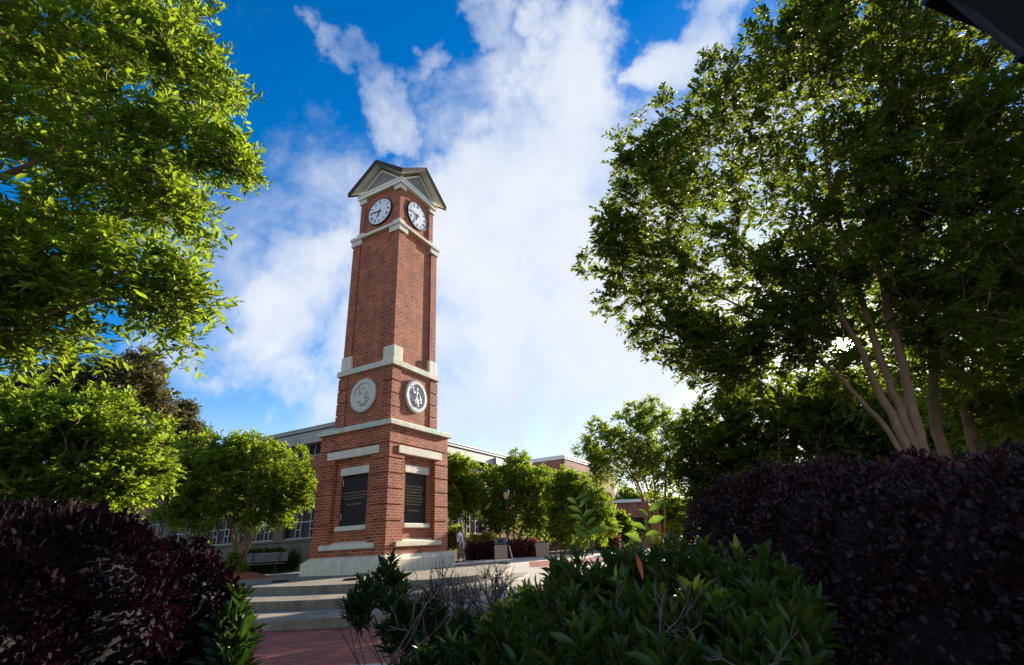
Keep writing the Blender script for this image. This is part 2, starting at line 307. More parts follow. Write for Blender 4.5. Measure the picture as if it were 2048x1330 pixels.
# ------------------------------------------------------------------ mesh helpers
class MB:
    """collects shapes in metres and links them as ONE mesh object"""
    def __init__(s): s.v = []; s.f = []
    def add(s, vs, fs):
        o = len(s.v); s.v += [tuple(p) for p in vs]; s.f += [tuple(i + o for i in f) for f in fs]; return s
    def box(s, x0, x1, y0, y1, z0, z1):
        return s.add([(x0, y0, z0), (x1, y0, z0), (x1, y1, z0), (x0, y1, z0), (x0, y0, z1), (x1, y0, z1), (x1, y1, z1), (x0, y1, z1)],
                     [(0, 3, 2, 1), (4, 5, 6, 7), (0, 1, 5, 4), (1, 2, 6, 5), (2, 3, 7, 6), (3, 0, 4, 7)])
    def frustum(s, h0, h1, z0, z1):
        return s.add([(-h0, -h0, z0), (h0, -h0, z0), (h0, h0, z0), (-h0, h0, z0), (-h1, -h1, z1), (h1, -h1, z1), (h1, h1, z1), (-h1, h1, z1)],
                     [(0, 3, 2, 1), (4, 5, 6, 7), (0, 1, 5, 4), (1, 2, 6, 5), (2, 3, 7, 6), (3, 0, 4, 7)])
    def prism(s, poly, z0, z1):
        n = len(poly)
        return s.add([(x, y, z0) for x, y in poly] + [(x, y, z1) for x, y in poly],
                     [tuple(range(n - 1, -1, -1)), tuple(range(n, 2 * n))] + [(i, (i + 1) % n, n + (i + 1) % n, n + i) for i in range(n)])
    def lathe(s, prof, n=24, c=(0, 0, 0)):
        vs = []; fs = []
        for r, z in prof:
            for k in range(n):
                a = 2 * math.pi * k / n; vs.append((c[0] + r * math.cos(a), c[1] + r * math.sin(a), c[2] + z))
        for i in range(len(prof) - 1):
            for k in range(n):
                a, b = i * n + k, i * n + (k + 1) % n; fs.append((a, b, b + n, a + n))
        fs.append(tuple(range(n - 1, -1, -1))); q = (len(prof) - 1) * n; fs.append(tuple(range(q, q + n)))
        return s.add(vs, fs)
    def tube(s, pts, rad, n=6):
        pts = [Vector(p) for p in pts]; vs = []; fs = []; k = len(pts)
        if not hasattr(rad, '__len__'): rad = [rad] * k
        t = (pts[1] - pts[0]).normalized(); a = t.orthogonal().normalized()
        for i, p in enumerate(pts):
            t = (pts[min(i + 1, k - 1)] - pts[max(i - 1, 0)]).normalized()
            a = (a - t * a.dot(t)); a = a.normalized() if a.length > 1e-6 else t.orthogonal().normalized(); b = t.cross(a)
            for j in range(n):
                w = 2 * math.pi * j / n; vs.append(p + (a * math.cos(w) + b * math.sin(w)) * rad[i])
        for i in range(k - 1):
            for j in range(n):
                q = i * n + j; r = i * n + (j + 1) % n; fs.append((q, r, r + n, q + n))
        fs.append(tuple(range(n - 1, -1, -1))); fs.append(tuple(range((k - 1) * n, k * n)))
        return s.add(vs, fs)
    def ball(s, c, r, n=10, m=7):
        if not hasattr(r, '__len__'): r = (r, r, r)
        vs = []; fs = []
        for i in range(m + 1):
            t = math.pi * i / m
            for j in range(n):
                a = 2 * math.pi * j / n
                vs.append((c[0] + r[0] * math.sin(t) * math.cos(a), c[1] + r[1] * math.sin(t) * math.sin(a), c[2] + r[2] * math.cos(t)))
        for i in range(m):
            for j in range(n):
                a = i * n + j; b = i * n + (j + 1) % n; fs.append((a, a + n, b + n, b))
        return s.add(vs, fs)
    def xf(s, mat, start=0):
        s.v[start:] = [tuple(mat @ Vector(p)) for p in s.v[start:]]; return s
    def build(s, name, mat, parent=None, bevel=0, smooth=False):
        me = bpy.data.meshes.new(name); me.from_pydata(s.v, [], s.f); me.update()
        uv = me.uv_layers.new(name='UVMap')
        co = np.array(s.v)
        for p in me.polygons:
            n = p.normal
            if abs(n.z) > .75:
                for li in p.loop_indices:
                    c = co[me.loops[li].vertex_index]; uv.data[li].uv = (c[0], c[1])
            else:
                t = Vector((-n.y, n.x, 0)).normalized()
                for li in p.loop_indices:
                    c = co[me.loops[li].vertex_index]; uv.data[li].uv = (c[0] * t.x + c[1] * t.y, c[2])
            if smooth: p.use_smooth = True
        o = bpy.data.objects.new(name, me); COL.objects.link(o)
        if mat is not None: me.materials.append(M[mat])
        if parent is not None: o.parent = parent
        if bevel:
            b = o.modifiers.new('bevel', 'BEVEL'); b.width = bevel; b.segments = 2; b.limit_method = 'ANGLE'; b.angle_limit = RAD(40)
        return o

def tag(o, label=None, cat=None, group=None, kind=None):
    if label: o['label'] = label
    if cat: o['category'] = cat
    if group: o['group'] = group
    if kind: o['kind'] = kind
    return o
def thing(name, loc, label, cat, rz=0, group=None):
    o = bpy.data.objects.new(name, None); COL.objects.link(o); o.location = loc; o.rotation_euler = (0, 0, rz)
    o.empty_display_size = .3
    return tag(o, label, cat, group)
def copy_thing(src, loc, rz, scale, label):
    r = src.copy(); COL.objects.link(r); r.location = loc; r.rotation_euler = (0, 0, rz); r.scale = scale if hasattr(scale, '__len__') else (scale,) * 3
    r['label'] = label
    for ch in src.children:
        c = ch.copy(); COL.objects.link(c); c.parent = r
        for g in ch.children:
            d = g.copy(); COL.objects.link(d); d.parent = c
    return r

# leaf templates: (along, across, lift) and faces
DIAMOND = (np.array([(0, 0, 0), (.45, .5, .06), (1, 0, -.05), (.45, -.5, .06)]), [(0, 2, 1), (0, 3, 2)])
OVAL = (np.array([(0, 0, 0), (.28, .42, .06), (.68, .40, .05), (1, 0, -.06), (.68, -.40, .05), (.28, -.42, .06)]), [(0, 3, 2, 1), (0, 5, 4, 3)])
LANCE = (np.array([(0, 0, 0), (.3, 0, -.01), (.65, 0, -.02), (1, 0, -.14), (.16, .22, .03), (.45, .5, .07), (.75, .36, .03), (.16, -.22, .03), (.45, -.5, .07), (.75, -.36, .03)]),
         [(0, 1, 4), (1, 5, 4), (1, 2, 6, 5), (2, 3, 6), (0, 7, 1), (1, 7, 8), (1, 8, 9, 2), (2, 9, 3)])
def unit(a): return a / np.maximum(np.linalg.norm(a, axis=-1, keepdims=True), 1e-9)
def leaves(name, pos, d, up, length, width, shape, mat, parent=None, rng=None, smooth=False):
    """one mesh of many separate blades: base pos, direction d, face normal near up"""
    T, F = shape; n = len(pos); k = len(T)
    d = unit(d); side = unit(np.cross(up, d)); nn = np.cross(d, side)
    length = np.broadcast_to(length, (n,))[:, None, None]; width = np.broadcast_to(width, (n,))[:, None, None]
    V = pos[:, None, :] + d[:, None, :] * T[None, :, 0:1] * length + side[:, None, :] * T[None, :, 1:2] * width + nn[:, None, :] * T[None, :, 2:3] * length
    V = V.reshape(-1, 3).astype(np.float32)
    loops = np.concatenate([np.array(f) for f in F]); sizes = np.array([len(f) for f in F])
    LI = (loops[None, :] + (np.arange(n) * k)[:, None]).reshape(-1).astype(np.int32)
    SZ = np.tile(sizes, n); ST = np.concatenate([[0], np.cumsum(SZ)[:-1]]).astype(np.int32)
    me = bpy.data.meshes.new(name)
    me.vertices.add(len(V)); me.vertices.foreach_set('co', V.ravel())
    me.loops.add(len(LI)); me.loops.foreach_set('vertex_index', LI)
    me.polygons.add(len(SZ)); me.polygons.foreach_set('loop_start', ST)
    try: me.polygons.foreach_set('loop_total', SZ.astype(np.int32))
    except Exception: pass
    rng = rng or np.random.default_rng(1)
    a = me.attributes.new('rnd', 'FLOAT', 'FACE'); a.data.foreach_set('value', np.repeat(rng.random(n), len(F)).astype(np.float32))
    me.update(calc_edges=True)
    if smooth: me.polygons.foreach_set('use_smooth', np.ones(len(SZ), dtype=bool))
    me.materials.append(M[mat])
    o = bpy.data.objects.new(name, me); COL.objects.link(o)
    if parent is not None: o.parent = parent
    return o

# ------------------------------------------------------------------ trees
def lobe(px, py, D, rpx, deep=1.0):
    m = mpp(px, py, D); return (np.array(atd(px, py, D)), np.array([rpx * m, rpx * m * deep, rpx * m]))
def sample_lobes(lobes, n, rng, shell=2.6):
    w = np.array([np.prod(r) ** (1.6 / 3) for _, r in lobes]); w /= w.sum()
    idx = rng.choice(len(lobes), n, p=w)
    d = unit(rng.normal(size=(n, 3))); u = rng.random(n) ** (1 / shell)
    c = np.array([l[0] for l in lobes])[idx]; r = np.array([l[1] for l in lobes])[idx]
    return c + d * u[:, None] * r, d

def grow(stems, targets, rng, step=.22, r_limb=.03, r_tip=.006):
    """branches: each target is joined to the nearest wood already grown, by a path that leaves along the limb"""
    P = []; Dr = []; R = []; tubes = []
    for pts, r0, r1 in stems:
        pts = [np.array(p, float) for p in pts]; fine = []
        for i in range(len(pts) - 1):
            p0 = pts[max(i - 1, 0)]; p1 = pts[i]; p2 = pts[i + 1]; p3 = pts[min(i + 2, len(pts) - 1)]
            k = max(2, int(np.linalg.norm(p2 - p1) / step))
            for t in np.linspace(0, 1, k, endpoint=False):
                fine.append(.5 * (2 * p1 + (p2 - p0) * t + (2 * p0 - 5 * p1 + 4 * p2 - p3) * t * t + (-p0 + 3 * p1 - 3 * p2 + p3) * t ** 3))
        fine.append(pts[-1]); fine = np.array(fine); rad = np.linspace(r0, r1, len(fine))
        fine[1:-1] += rng.normal(scale=.012, size=fine[1:-1].shape)
        tubes.append((fine, rad)); P += list(fine); R += list(rad); Dr += list(unit(np.gradient(fine, axis=0)))
    NP = len(P) + 60 * len(targets); A = np.zeros((NP, 3)); DA = np.zeros((NP, 3)); RA = np.zeros(NP); n = len(P)
    A[:n] = P; DA[:n] = Dr; RA[:n] = R
    d0 = np.min(np.linalg.norm(targets[:, None, :] - A[None, :n], axis=2), axis=1)
    tips = np.zeros((len(targets), 3))
    for k, ti in enumerate(np.argsort(d0)):
        t = targets[ti]; v = t - A[:n]; dist = np.linalg.norm(v, axis=1) + 1e-6
        cosv = np.einsum('ij,ij->i', v, DA[:n]) / dist
        j = int(np.argmin(dist * (1.55 - .55 * cosv) + .25 * np.maximum(0, -v[:, 2])))
        p0 = A[j]; L = dist[j]; c = p0 + (DA[j] * .8 + np.array([0, 0, .15])) * L * .45
        m = int(min(50, max(2, L / step))); tt = np.linspace(0, 1, m + 1)[:, None]
        path = (1 - tt) ** 2 * p0 + 2 * tt * (1 - tt) * c + tt ** 2 * t
        path[1:-1] += rng.normal(scale=.018, size=path[1:-1].shape) * min(1, L)
        ra = min(RA[j] * .62, r_limb if k < len(targets) * .12 else r_limb * .45); rad = np.linspace(max(ra, r_tip), r_tip, m + 1)
        tubes.append((path, rad)); g = unit(np.gradient(path, axis=0)); tips[ti] = g[-1]
        A[n:n + m] = path[1:]; DA[n:n + m] = g[1:]; RA[n:n + m] = rad[1:]; n += m
    return tubes, tips

def sprays(centers, outdir, rng, per, nleaf, L, tip=.35, up=.25):
    """twigs radiating from every branch end, leaves in two rows along each twig"""
    n = len(centers) * per
    c = np.repeat(centers, per, axis=0); o = np.repeat(outdir, per, axis=0)
    d = unit(o * .75 + unit(rng.normal(size=(n, 3))) * .9 + np.array([0, 0, up])); l = L * (.55 + .75 * rng.random(n))
    e = c + d * l[:, None] + np.array([0, 0, -.10]) * l[:, None]
    t = (np.arange(nleaf) + .6) / nleaf; t = t[None, :] * .85 + .15
    pos = c[:, None, :] + (e - c)[:, None, :] * t[:, :, None]
    side = unit(np.cross(d, np.array([0, 0, 1.0]) + .3 * rng.normal(size=(n, 3))))
    sg = np.where(np.arange(nleaf) % 2 == 0, 1.0, -1.0)
    ld = d[:, None, :] * .75 + side[:, None, :] * sg[None, :, None] * .9 + rng.normal(size=(n, nleaf, 3)) * .28
    upv = np.array([0, 0, 1.0]) + rng.normal(size=(n, nleaf, 3)) * .45
    return pos.reshape(-1, 3), ld.reshape(-1, 3), upv.reshape(-1, 3), (c, e)

def make_tree(name, base, stems, lobes, ntar, per, nleaf, twigL, leafL, leafW, mat, seed, label, group=None, bark='bark', twigs=True,
              shape=OVAL, r_limb=.03, cut=None, shell=2.6, step=.22, parent_rz=0, gapscale=.9, gap=.0):
    rng = np.random.default_rng(seed); base = np.array(base, float)
    root = thing(name, base, label, 'tree', 0, group)
    tar, od = sample_lobes(lobes, ntar, rng, shell)
    if gap:                                              # clumps and hollows through the crown
        q = tar * gapscale; f = np.sin(q[:, 0] * 2.3 + seed + 1.7 * np.sin(q[:, 2] * 1.3)) * np.sin(q[:, 1] * 2.1 + 1.3 * seed + 1.4 * np.sin(q[:, 0] * 1.1)) + .7 * np.sin(q[:, 2] * 3.1 + q[:, 0] * 1.2 + seed)
        k = f > gap; tar, od = tar[k], od[k]
    tubes, tips = grow(stems, tar, rng, step, r_limb)
    mb = MB()
    for p, r in tubes:
        nn = 9 if r[0] > .05 else (5 if r[0] > .015 else 3)
        mb.tube([q - base for q in p], list(r), nn)
    pos, ld, upv, (c, e) = sprays(tar, unit(od * .6 + tips * .6), rng, per, nleaf, twigL)
    if twigs:
        vs = []; fs = []; d = unit(e - c); a = unit(np.cross(d, rng.normal(size=d.shape))); b = np.cross(d, a); r = .0035
        for i in range(len(c)):
            o = i * 4; vs += [c[i] + a[i] * r - base, c[i] - a[i] * r * .5 + b[i] * r - base, c[i] - a[i] * r * .5 - b[i] * r - base, e[i] - base]
            fs += [(o, o + 1, o + 3), (o + 1, o + 2, o + 3), (o + 2, o, o + 3)]
        mb.add(vs, fs)
    mb.build('trunk', bark, root, smooth=True)
    v = unit(pos - np.array(CAM)); ang = np.degrees(np.arccos(np.clip(v @ np.array(SUN), -1, 1)))
    k = ang > .40 + .75 * rng.random(len(pos)); pos, ld, upv = pos[k], ld[k], upv[k]          # a gap in the leaves where the low sun breaks through
    n = len(pos); s = .55 + .85 * rng.random(n)
    leaves('crown', pos - base, ld, upv, leafL * s, leafW * s, shape, mat, root, rng)
    return root

# ------------------------------------------------------------------ the setting: ground, paving, terrace
def sstep(a, b, t):
    t = min(1, max(0, (t - a) / (b - a))); return t * t * (3 - 2 * t)
def gz(x, y):
    """the ground rises from the brick walk in front of the steps to the plaza round the tower"""
    side = -.57 + .55 * sstep(11.5, 25, y + .35 * max(0, x))
    return side
def sheet(name, outline_fn, nx, ny, x0, x1, y0, y1, dz, mat, kind='structure'):
    vs = []; fs = []
    for j in range(ny + 1):
        for i in range(nx + 1):
            x = x0 + (x1 - x0) * i / nx; y = y0 + (y1 - y0) * j / ny
            vs.append((x, y, gz(x, y) + dz + (outline_fn(x, y) if outline_fn else 0)))
    for j in range(ny):
        for i in range(nx):
            a = j * (nx + 1) + i; fs.append((a, a + 1, a + nx + 2, a + nx + 1))
    o = MB().add(vs, fs).build(name, mat, smooth=True); o['kind'] = kind; return o
sheet('ground', None, 150, 150, -150, 150, -40, 260, -.03, 'soil')
sheet('brick_walk', None, 40, 24, -9.5, 5.5, 7.22, 16.5, .004, 'paver')
sheet('plaza', None, 60, 60, -13, 14, 16.5, 36.2, .002, 'paving')
sheet('brick_band', None, 20, 8, .2, 9, 21.5, 25.5, .007, 'paver')
sheet('lawn', lambda x, y: .12 * sstep(33, 37, y), 30, 20, -40, -8.5, 33.0, 60, .0, 'lawn')
def berm(x, y):
    return .55 * sstep(33.3, 38.5, y) * sstep(-24, -19, x) * sstep(-9.8, -12, x) - .05
sheet('mulch_bed', berm, 50, 30, -24, -9.6, 33.2, 44, .06, 'mulch')
sheet('planting_bed', lambda x, y: .16 * sstep(1.9, 3, x) * sstep(7, 4, y), 30, 20, -6, 9, -2, 7.0, .004, 'soil')

EDGE = [(-15.5, 21.5), (-12.5, 19.0), (-10.2, 17.2), (-8.1, 15.9), (-5.9, 15.0), (-4.0, 14.72), (-2.3, 15.0), (-1.25, 16.2), (-.72, 17.9), (-.48, 19.8), (-.6, 21.8), (-1.0, 24.0)]
def spline(P, k=7):
    P = [np.array(p) for p in P]; o = []
    for i in range(len(P) - 1):
        p0, p1, p2, p3 = P[max(i - 1, 0)], P[i], P[i + 1], P[min(i + 2, len(P) - 1)]
        for t in np.linspace(0, 1, k, endpoint=False):
            o.append(.5 * (2 * p1 + (p2 - p0) * t + (2 * p0 - 5 * p1 + 4 * p2 - p3) * t * t + (-p0 + 3 * p1 - 3 * p2 + p3) * t ** 3))
    return o + [P[-1]]
steps = thing('terrace_steps', (-5, 20, -.6), 'broad curved concrete steps rising from the brick walk to the clock tower', 'steps')
def tread(name, grow_, z, zb, mat, mid=0.0):
    c = np.array([-5.2, 25.0]); o = []
    for p in spline(EDGE):
        d = p - c; L = np.linalg.norm(d); o.append(p + d / L * grow_ * (1.0 if p[0] < -2.2 else max(.30, 1 - .55 * (p[0] + 2.2) / 1.7)))
    poly = [tuple(p - np.array([-5, 20])) for p in o] + [(4, 7.4), (-10.5, 7.4)]
    return MB().prism(poly, zb + .6, z + .6).build(name, mat, steps, bevel=.02)
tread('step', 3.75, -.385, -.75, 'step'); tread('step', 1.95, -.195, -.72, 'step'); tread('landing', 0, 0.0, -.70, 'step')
kb = thing('kerb', (-2.6, 7.06, -.6), 'pale stone kerb along the near edge of the brick walk', 'kerb')
MB().box(-1.9, .98, -.16, .15, -.1, .075).build('kerb_stone', 'concrete', kb, bevel=.015)
MB().box(-4.6, -1.912, -.16, .15, -.1, .075).build('kerb_stone', 'concrete', kb, bevel=.015)

# ------------------------------------------------------------------ the clock tower
YAW = RAD(62.53)
TW = (-6.189, 23.265, 0.0)
tower = thing('clock_tower', TW, 'tall square red brick clock tower with pale stone bands and gabled top', 'clock tower', YAW)
CORN = [(-1, -1), (1, -1), (1, 1), (-1, 1)]
SIDES = [Matrix.Rotation(a, 4, 'Z') for a in (0, math.pi / 2, math.pi, -math.pi / 2)]   # side 0 faces local -y (the sunlit face), side 3 faces local -x
def four(fn, sides=range(4)):
    mb = MB()
    for k in sides:
        s = len(mb.v); fn(mb); mb.xf(SIDES[k], s)
    return mb
def each(fn, name, mat, bevel=0, sides=range(4)):
    for k in sides:
        m = MB(); fn(m); m.xf(SIDES[k]).build(name, mat, tower, bevel=bevel)
def corners(name, mat, bevel, lo, hi, z0, z1):
    for sx, sy in CORN:
        x = sorted((sx * lo, sx * hi)); y = sorted((sy * lo, sy * hi)); MB().box(x[0], x[1], y[0], y[1], z0, z1).build(name, mat, tower, bevel=bevel)
def cornerbox(mb, h, inner, z0, z1):
    for sx, sy in CORN:
        x = sorted((sx * inner, sx * h)); y = sorted((sy * inner, sy * h)); mb.box(x[0], x[1], y[0], y[1], z0, z1)
# plinth: separate blocks with open joints
pl = MB(); pl.box(-2.265, 2.265, -2.265, 2.265, -.1, .43).frustum(2.262, 2.03, .43, .630)
pl.build('plinth_core', 'shade_core', tower)
pb = MB()
for k in range(4):
    cuts = [-2.277, -1.30, .05, 1.45, 2.277]
    for a, b in zip(cuts, cuts[1:]):
        s = len(pb.v); g = .006; x0 = a + (g if a > -2.2 else 0); x1 = b - (g if b < 2.2 else 0)
        def q(x, y):                        # mitre at the corners
            return (max(-abs(y), min(abs(y), x)), y)
        vs = []
        for z, h in ((-.05, 2.277), (.447, 2.277), (.636, 2.05)):
            vs += [(*q(x0, -h), z), (*q(x1, -h), z)]
        for z, h in ((.636, 1.8), (-.05, 1.8)):
            vs += [(*q(x0, -h), z), (*q(x1, -h), z)]
        pb.add(vs, [(0, 1, 3, 2), (2, 3, 5, 4), (4, 5, 7, 6), (6, 7, 9, 8), (8, 9, 1, 0), (0, 2, 4, 6, 8), (1, 9, 7, 5, 3)]); pb.xf(SIDES[k], s)
pb.build('plinth', 'plinth', tower, bevel=.01)
# base storey: piers with cut joints, a niche on every face
W1 = 2.043; ZB = .63; ZT = 5.678
bs = MB(); bs.box(-1.69, 1.69, -1.69, 1.69, ZB, ZT - .002)
bs_cuts = [1.87, 2.485, 3.10, 3.715, 4.33, 4.945]
def courses(lo, hi, cuts, g=.032):
    e = [lo]
    for c in cuts: e += [c - g, c + g]
    e.append(hi); return list(zip(e[0::2], e[1::2])), [(c - g, c + g) for c in cuts]
blocks, gaps = courses(ZB, ZT, bs_cuts)
for z0, z1 in blocks: cornerbox(bs, W1, 1.07, z0, z1)
for z0, z1 in gaps: cornerbox(bs, W1 - .045, 1.07, z0, z1)
def niche(mb):
    mb.box(-1.069, 1.069, -W1 + .001, -1.60, ZB, 1.0)
    mb.box(-1.069, 1.069, -1.84, -1.60, 1.0, 1.70); mb.box(-1.069, 1.069, -1.84, -1.60, 4.0, 4.56)
    mb.box(-1.069, -.755, -1.84, -1.60, 1.70, 4.0); mb.box(.755, 1.069, -1.84, -1.60, 1.70, 4.0)
    mb.box(-1.069, 1.069, -W1 + .001, -1.80, 4.56, 4.945 - .032); mb.box(-1.069, 1.069, -W1 + .045, -1.80, 4.913, 4.977); mb.box(-1.069, 1.069, -W1 + .001, -1.80, 4.977, ZT)
for k in range(4):
    s = len(bs.v); niche(bs); bs.xf(SIDES[k], s)
bs.build('base_storey', 'brick', tower)
each(lambda m: m.box(-1.50, 1.50, -W1 - .055, -W1 + .2, 4.555, 4.885), 'lintel', 'stone', .012)
def osill(m):
    m.box(-1.50, 1.50, -W1 - .075, -W1 + .01, .915, 1.10)
    m.add([(-1.08, -W1 + .005, .95), (1.08, -W1 + .005, .95), (1.08, -1.80, .95), (-1.08, -1.80, .95), (-1.06, -W1 + .005, 1.10), (1.06, -W1 + .005, 1.10), (1.06, -1.80, 1.21), (-1.06, -1.80, 1.21)],
          [(0, 3, 2, 1), (4, 5, 6, 7), (0, 1, 5, 4), (1, 2, 6, 5), (2, 3, 7, 6), (3, 0, 4, 7)])
each(osill, 'sill', 'stone', .012)
each(lambda m: m.box(-.82, .82, -1.885, -1.75, 3.85, 4.17), 'inner_lintel', 'stone', .01)
def isill(m):
    m.prism([(-.86, -1.95), (.86, -1.95), (.86, -1.75), (-.86, -1.75)], 1.61, 1.80)
each(isill, 'inner_sill', 'stone', .03)
WRITING = {3: ['Freedom is primarily an affair', 'which is seen by consciousness as', 'thinking and loving, being\u201d', '', 'Isaac Green Fulton'],
           0: ['The purpose of learning', 'is for us to see the whole,', 'that, Winston said, is', 'not given to us by right,', 'a trust. Winston says we', 'may build, but we must', 'also be worthy of it.', '', 'Mary Chapman']}
for k in (0, 3):
    pq = MB(); pq.box(-.75, .75, -1.742, -1.68, 1.80, 3.85)
    o = pq.xf(SIDES[k]).build('plaque', 'bronze', tower, bevel=.006)
    fr = MB()
    for x0, x1, z0, z1 in ((-.755, -.70, 1.80, 3.85), (.70, .755, 1.80, 3.85), (-.70, .70, 1.80, 1.86), (-.70, .70, 3.79, 3.85)): fr.box(x0, x1, -1.757, -1.738, z0, z1)
    fr.xf(SIDES[k]).build('plaque_frame', 'bronze', o)
    cu = bpy.data.curves.new('lettering', 'FONT'); cu.body = '\n'.join(WRITING[k]); cu.size = .112 if k == 3 else .118; cu.align_x = 'CENTER'; cu.space_line = 1.05; cu.extrude = .003
    tmp = bpy.data.objects.new('tmp', cu); COL.objects.link(tmp)
    me = bpy.data.meshes.new_from_object(tmp.evaluated_get(bpy.context.evaluated_depsgraph_get())); COL.objects.unlink(tmp); bpy.data.objects.remove(tmp)
    t = bpy.data.objects.new('lettering', me); COL.objects.link(t); me.materials.clear(); me.materials.append(M['gilt']); t.parent = o
    t.matrix_local = SIDES[k] @ Matrix.Translation((-.03, -1.7465, 3.10 if k == 3 else 3.28)) @ Matrix.Rotation(math.pi / 2, 4, 'X')
    if k == 3:
        for z in (2.05, 3.45): MB().tube([(-.72, -1.77, z), (-.72, -1.77, z + .26)], .012, 6).xf(SIDES[k]).build('hinge', 'stone', o)
MB().frustum(2.196, 2.196, 5.678, 5.850).frustum(2.192, 2.10, 5.850, 5.933).build('belt_course', 'stone_green', tower, bevel=.012)
# seal storey
W2 = 1.678
sb = MB(); sb.box(-W2 + .05, W2 - .05, -W2 + .05, W2 - .05, 5.9, 8.56)
blocks, gaps = courses(5.93, 8.558, [6.03, 6.645, 7.25, 7.86, 8.47], .028)
for z0, z1 in blocks: cornerbox(sb, W2, 1.10, z0, z1)
sb.build('seal_storey', 'brick', tower)
MB().box(-1.761, 1.761, -1.761, 1.761, 8.56, 8.827).build('belt_course', 'stone_green', tower, bevel=.012)
# shaft with corner pilasters
W3 = 1.594
sh = MB(); sh.box(-W3 + .075, W3 - .075, -W3 + .075, W3 - .075, 8.82, 16.28); cornerbox(sh, W3, 1.10, 8.82, 16.28)
sh.build('shaft', 'brick', tower)
corners('corner_block', 'stone', .05, 1.0, 1.655, 8.829, 9.56)
corners('bracket', 'stone', .012, .98, 1.675, 15.94, 16.278)
MB().box(-1.735, 1.735, -1.735, 1.735, 16.28, 16.465).build('belt_course', 'stone', tower, bevel=.012)
# clock storey
W4 = 1.428
ck = MB(); ck.box(-W4 + .06, W4 - .06, -W4 + .06, W4 - .06, 16.46, 19.1); cornerbox(ck, W4, 1.06, 16.46, 19.1)
ck.build('clock_storey', 'brick', tower)
corners('corner_block', 'stone', .015, 1.02, 1.50, 16.467, 16.80)
corners('bracket', 'stone', .015, 1.02, 1.50, 18.80, 19.098)
MB().box(-1.59, 1.59, -1.59, 1.59, 19.10, 19.30).box(-1.62, 1.62, -1.62, 1.62, 19.302, 19.42).build('cornice', 'cream', tower, bevel=.01)
# louvred gables, cross-gabled roof
def gwall(m):
    m.add([(-1.52, -1.46, 19.42), (1.52, -1.46, 19.42), (0, -1.46, 20.68), (-1.52, -1.30, 19.42), (1.52, -1.30, 19.42), (0, -1.30, 20.68)],
          [(0, 1, 2), (3, 5, 4), (0, 3, 4, 1), (1, 4, 5, 2), (2, 5, 3, 0)])
each(gwall, 'gable_wall', 'cream')
K = (20.60 - 19.62) / 1.24
lv = MB(); lf = MB()
def louv(m):
    z = 19.56
    while z < 20.46:
        hw = (20.60 - z) / K - .02
        m.add([(-hw, -1.50, z), (hw, -1.50, z), (hw, -1.462, z + .045), (-hw, -1.462, z + .045), (-hw, -1.50, z + .012), (hw, -1.50, z + .012), (hw, -1.462, z + .057), (-hw, -1.462, z + .057)],
              [(0, 3, 2, 1), (4, 5, 6, 7), (0, 1, 5, 4), (1, 2, 6, 5), (2, 3, 7, 6), (3, 0, 4, 7)]); z += .058
for k in (0, 1, 2, 3):
    m = MB(); louv(m); m.xf(SIDES[k])
    if k in (0, 3): m.build('louver_vent', 'louver', tower)
def gtrim(m):
    a = [(-1.40, 19.50), (1.40, 19.50), (0, 20.68)]; b = [(-1.20, 19.56), (1.20, 19.56), (0, 20.56)]
    vs = [(x, -1.515, z) for x, z in a + b] + [(x, -1.462, z) for x, z in a + b]
    fs = []
    for i in range(3):
        j = (i + 1) % 3; fs += [(i, j, 3 + j, 3 + i), (i + 6, 9 + i, 9 + j, j + 6), (i, i + 6, j + 6, j), (3 + i, 3 + j, 9 + j, 9 + i)]
    m.add(vs, fs)
each(gtrim, 'gable_trim', 'cream', 0, (0, 3))
AP, EV, RW = 20.98, 19.44, 1.98
def roof_pts(h, a, e): return [(0, 0, a), (h, 0, a), (h, h, e), (0, h, a), (-h, h, e), (-h, 0, a), (-h, -h, e), (0, -h, a), (h, -h, e)]
rt = MB(); top = roof_pts(RW + .02, AP + .07, EV + .07 - .01); bot = roof_pts(RW + .02, AP, EV)
fs = [(0, i, i % 8 + 1) for i in range(1, 9)]
rt.add(top + bot, fs + [tuple(9 + k for k in reversed(f)) for f in fs] + [(9 + i, 9 + i % 8 + 1, i % 8 + 1, i) for i in range(1, 9)])
roof = rt.build('roof', 'roof', tower)
fa = MB()
for k in range(4):
    s = len(fa.v)
    for sx in (-1, 1):
        fa.add([(0, -RW, AP - .005), (sx * RW, -RW, EV - .005), (sx * RW, -RW, EV - .20), (0, -RW, AP - .20), (0, -RW + .05, AP - .005), (sx * (RW - .05), -RW + .05, EV + .03), (sx * (RW - .05), -RW + .05, EV - .165), (0, -RW + .05, AP - .20)],
               [(0, 1, 2, 3), (4, 7, 6, 5), (0, 4, 5, 1), (3, 2, 6, 7), (1, 5, 6, 2)])
    fa.xf(SIDES[k], s)
fa.build('fascia_board', 'roof_dark', roof)
so_ = MB(); a = roof_pts(RW - .055, AP - .10, EV - .06)
so_.add(a, [tuple(reversed(f)) for f in fs]); so_.build('soffit', 'cream', roof)
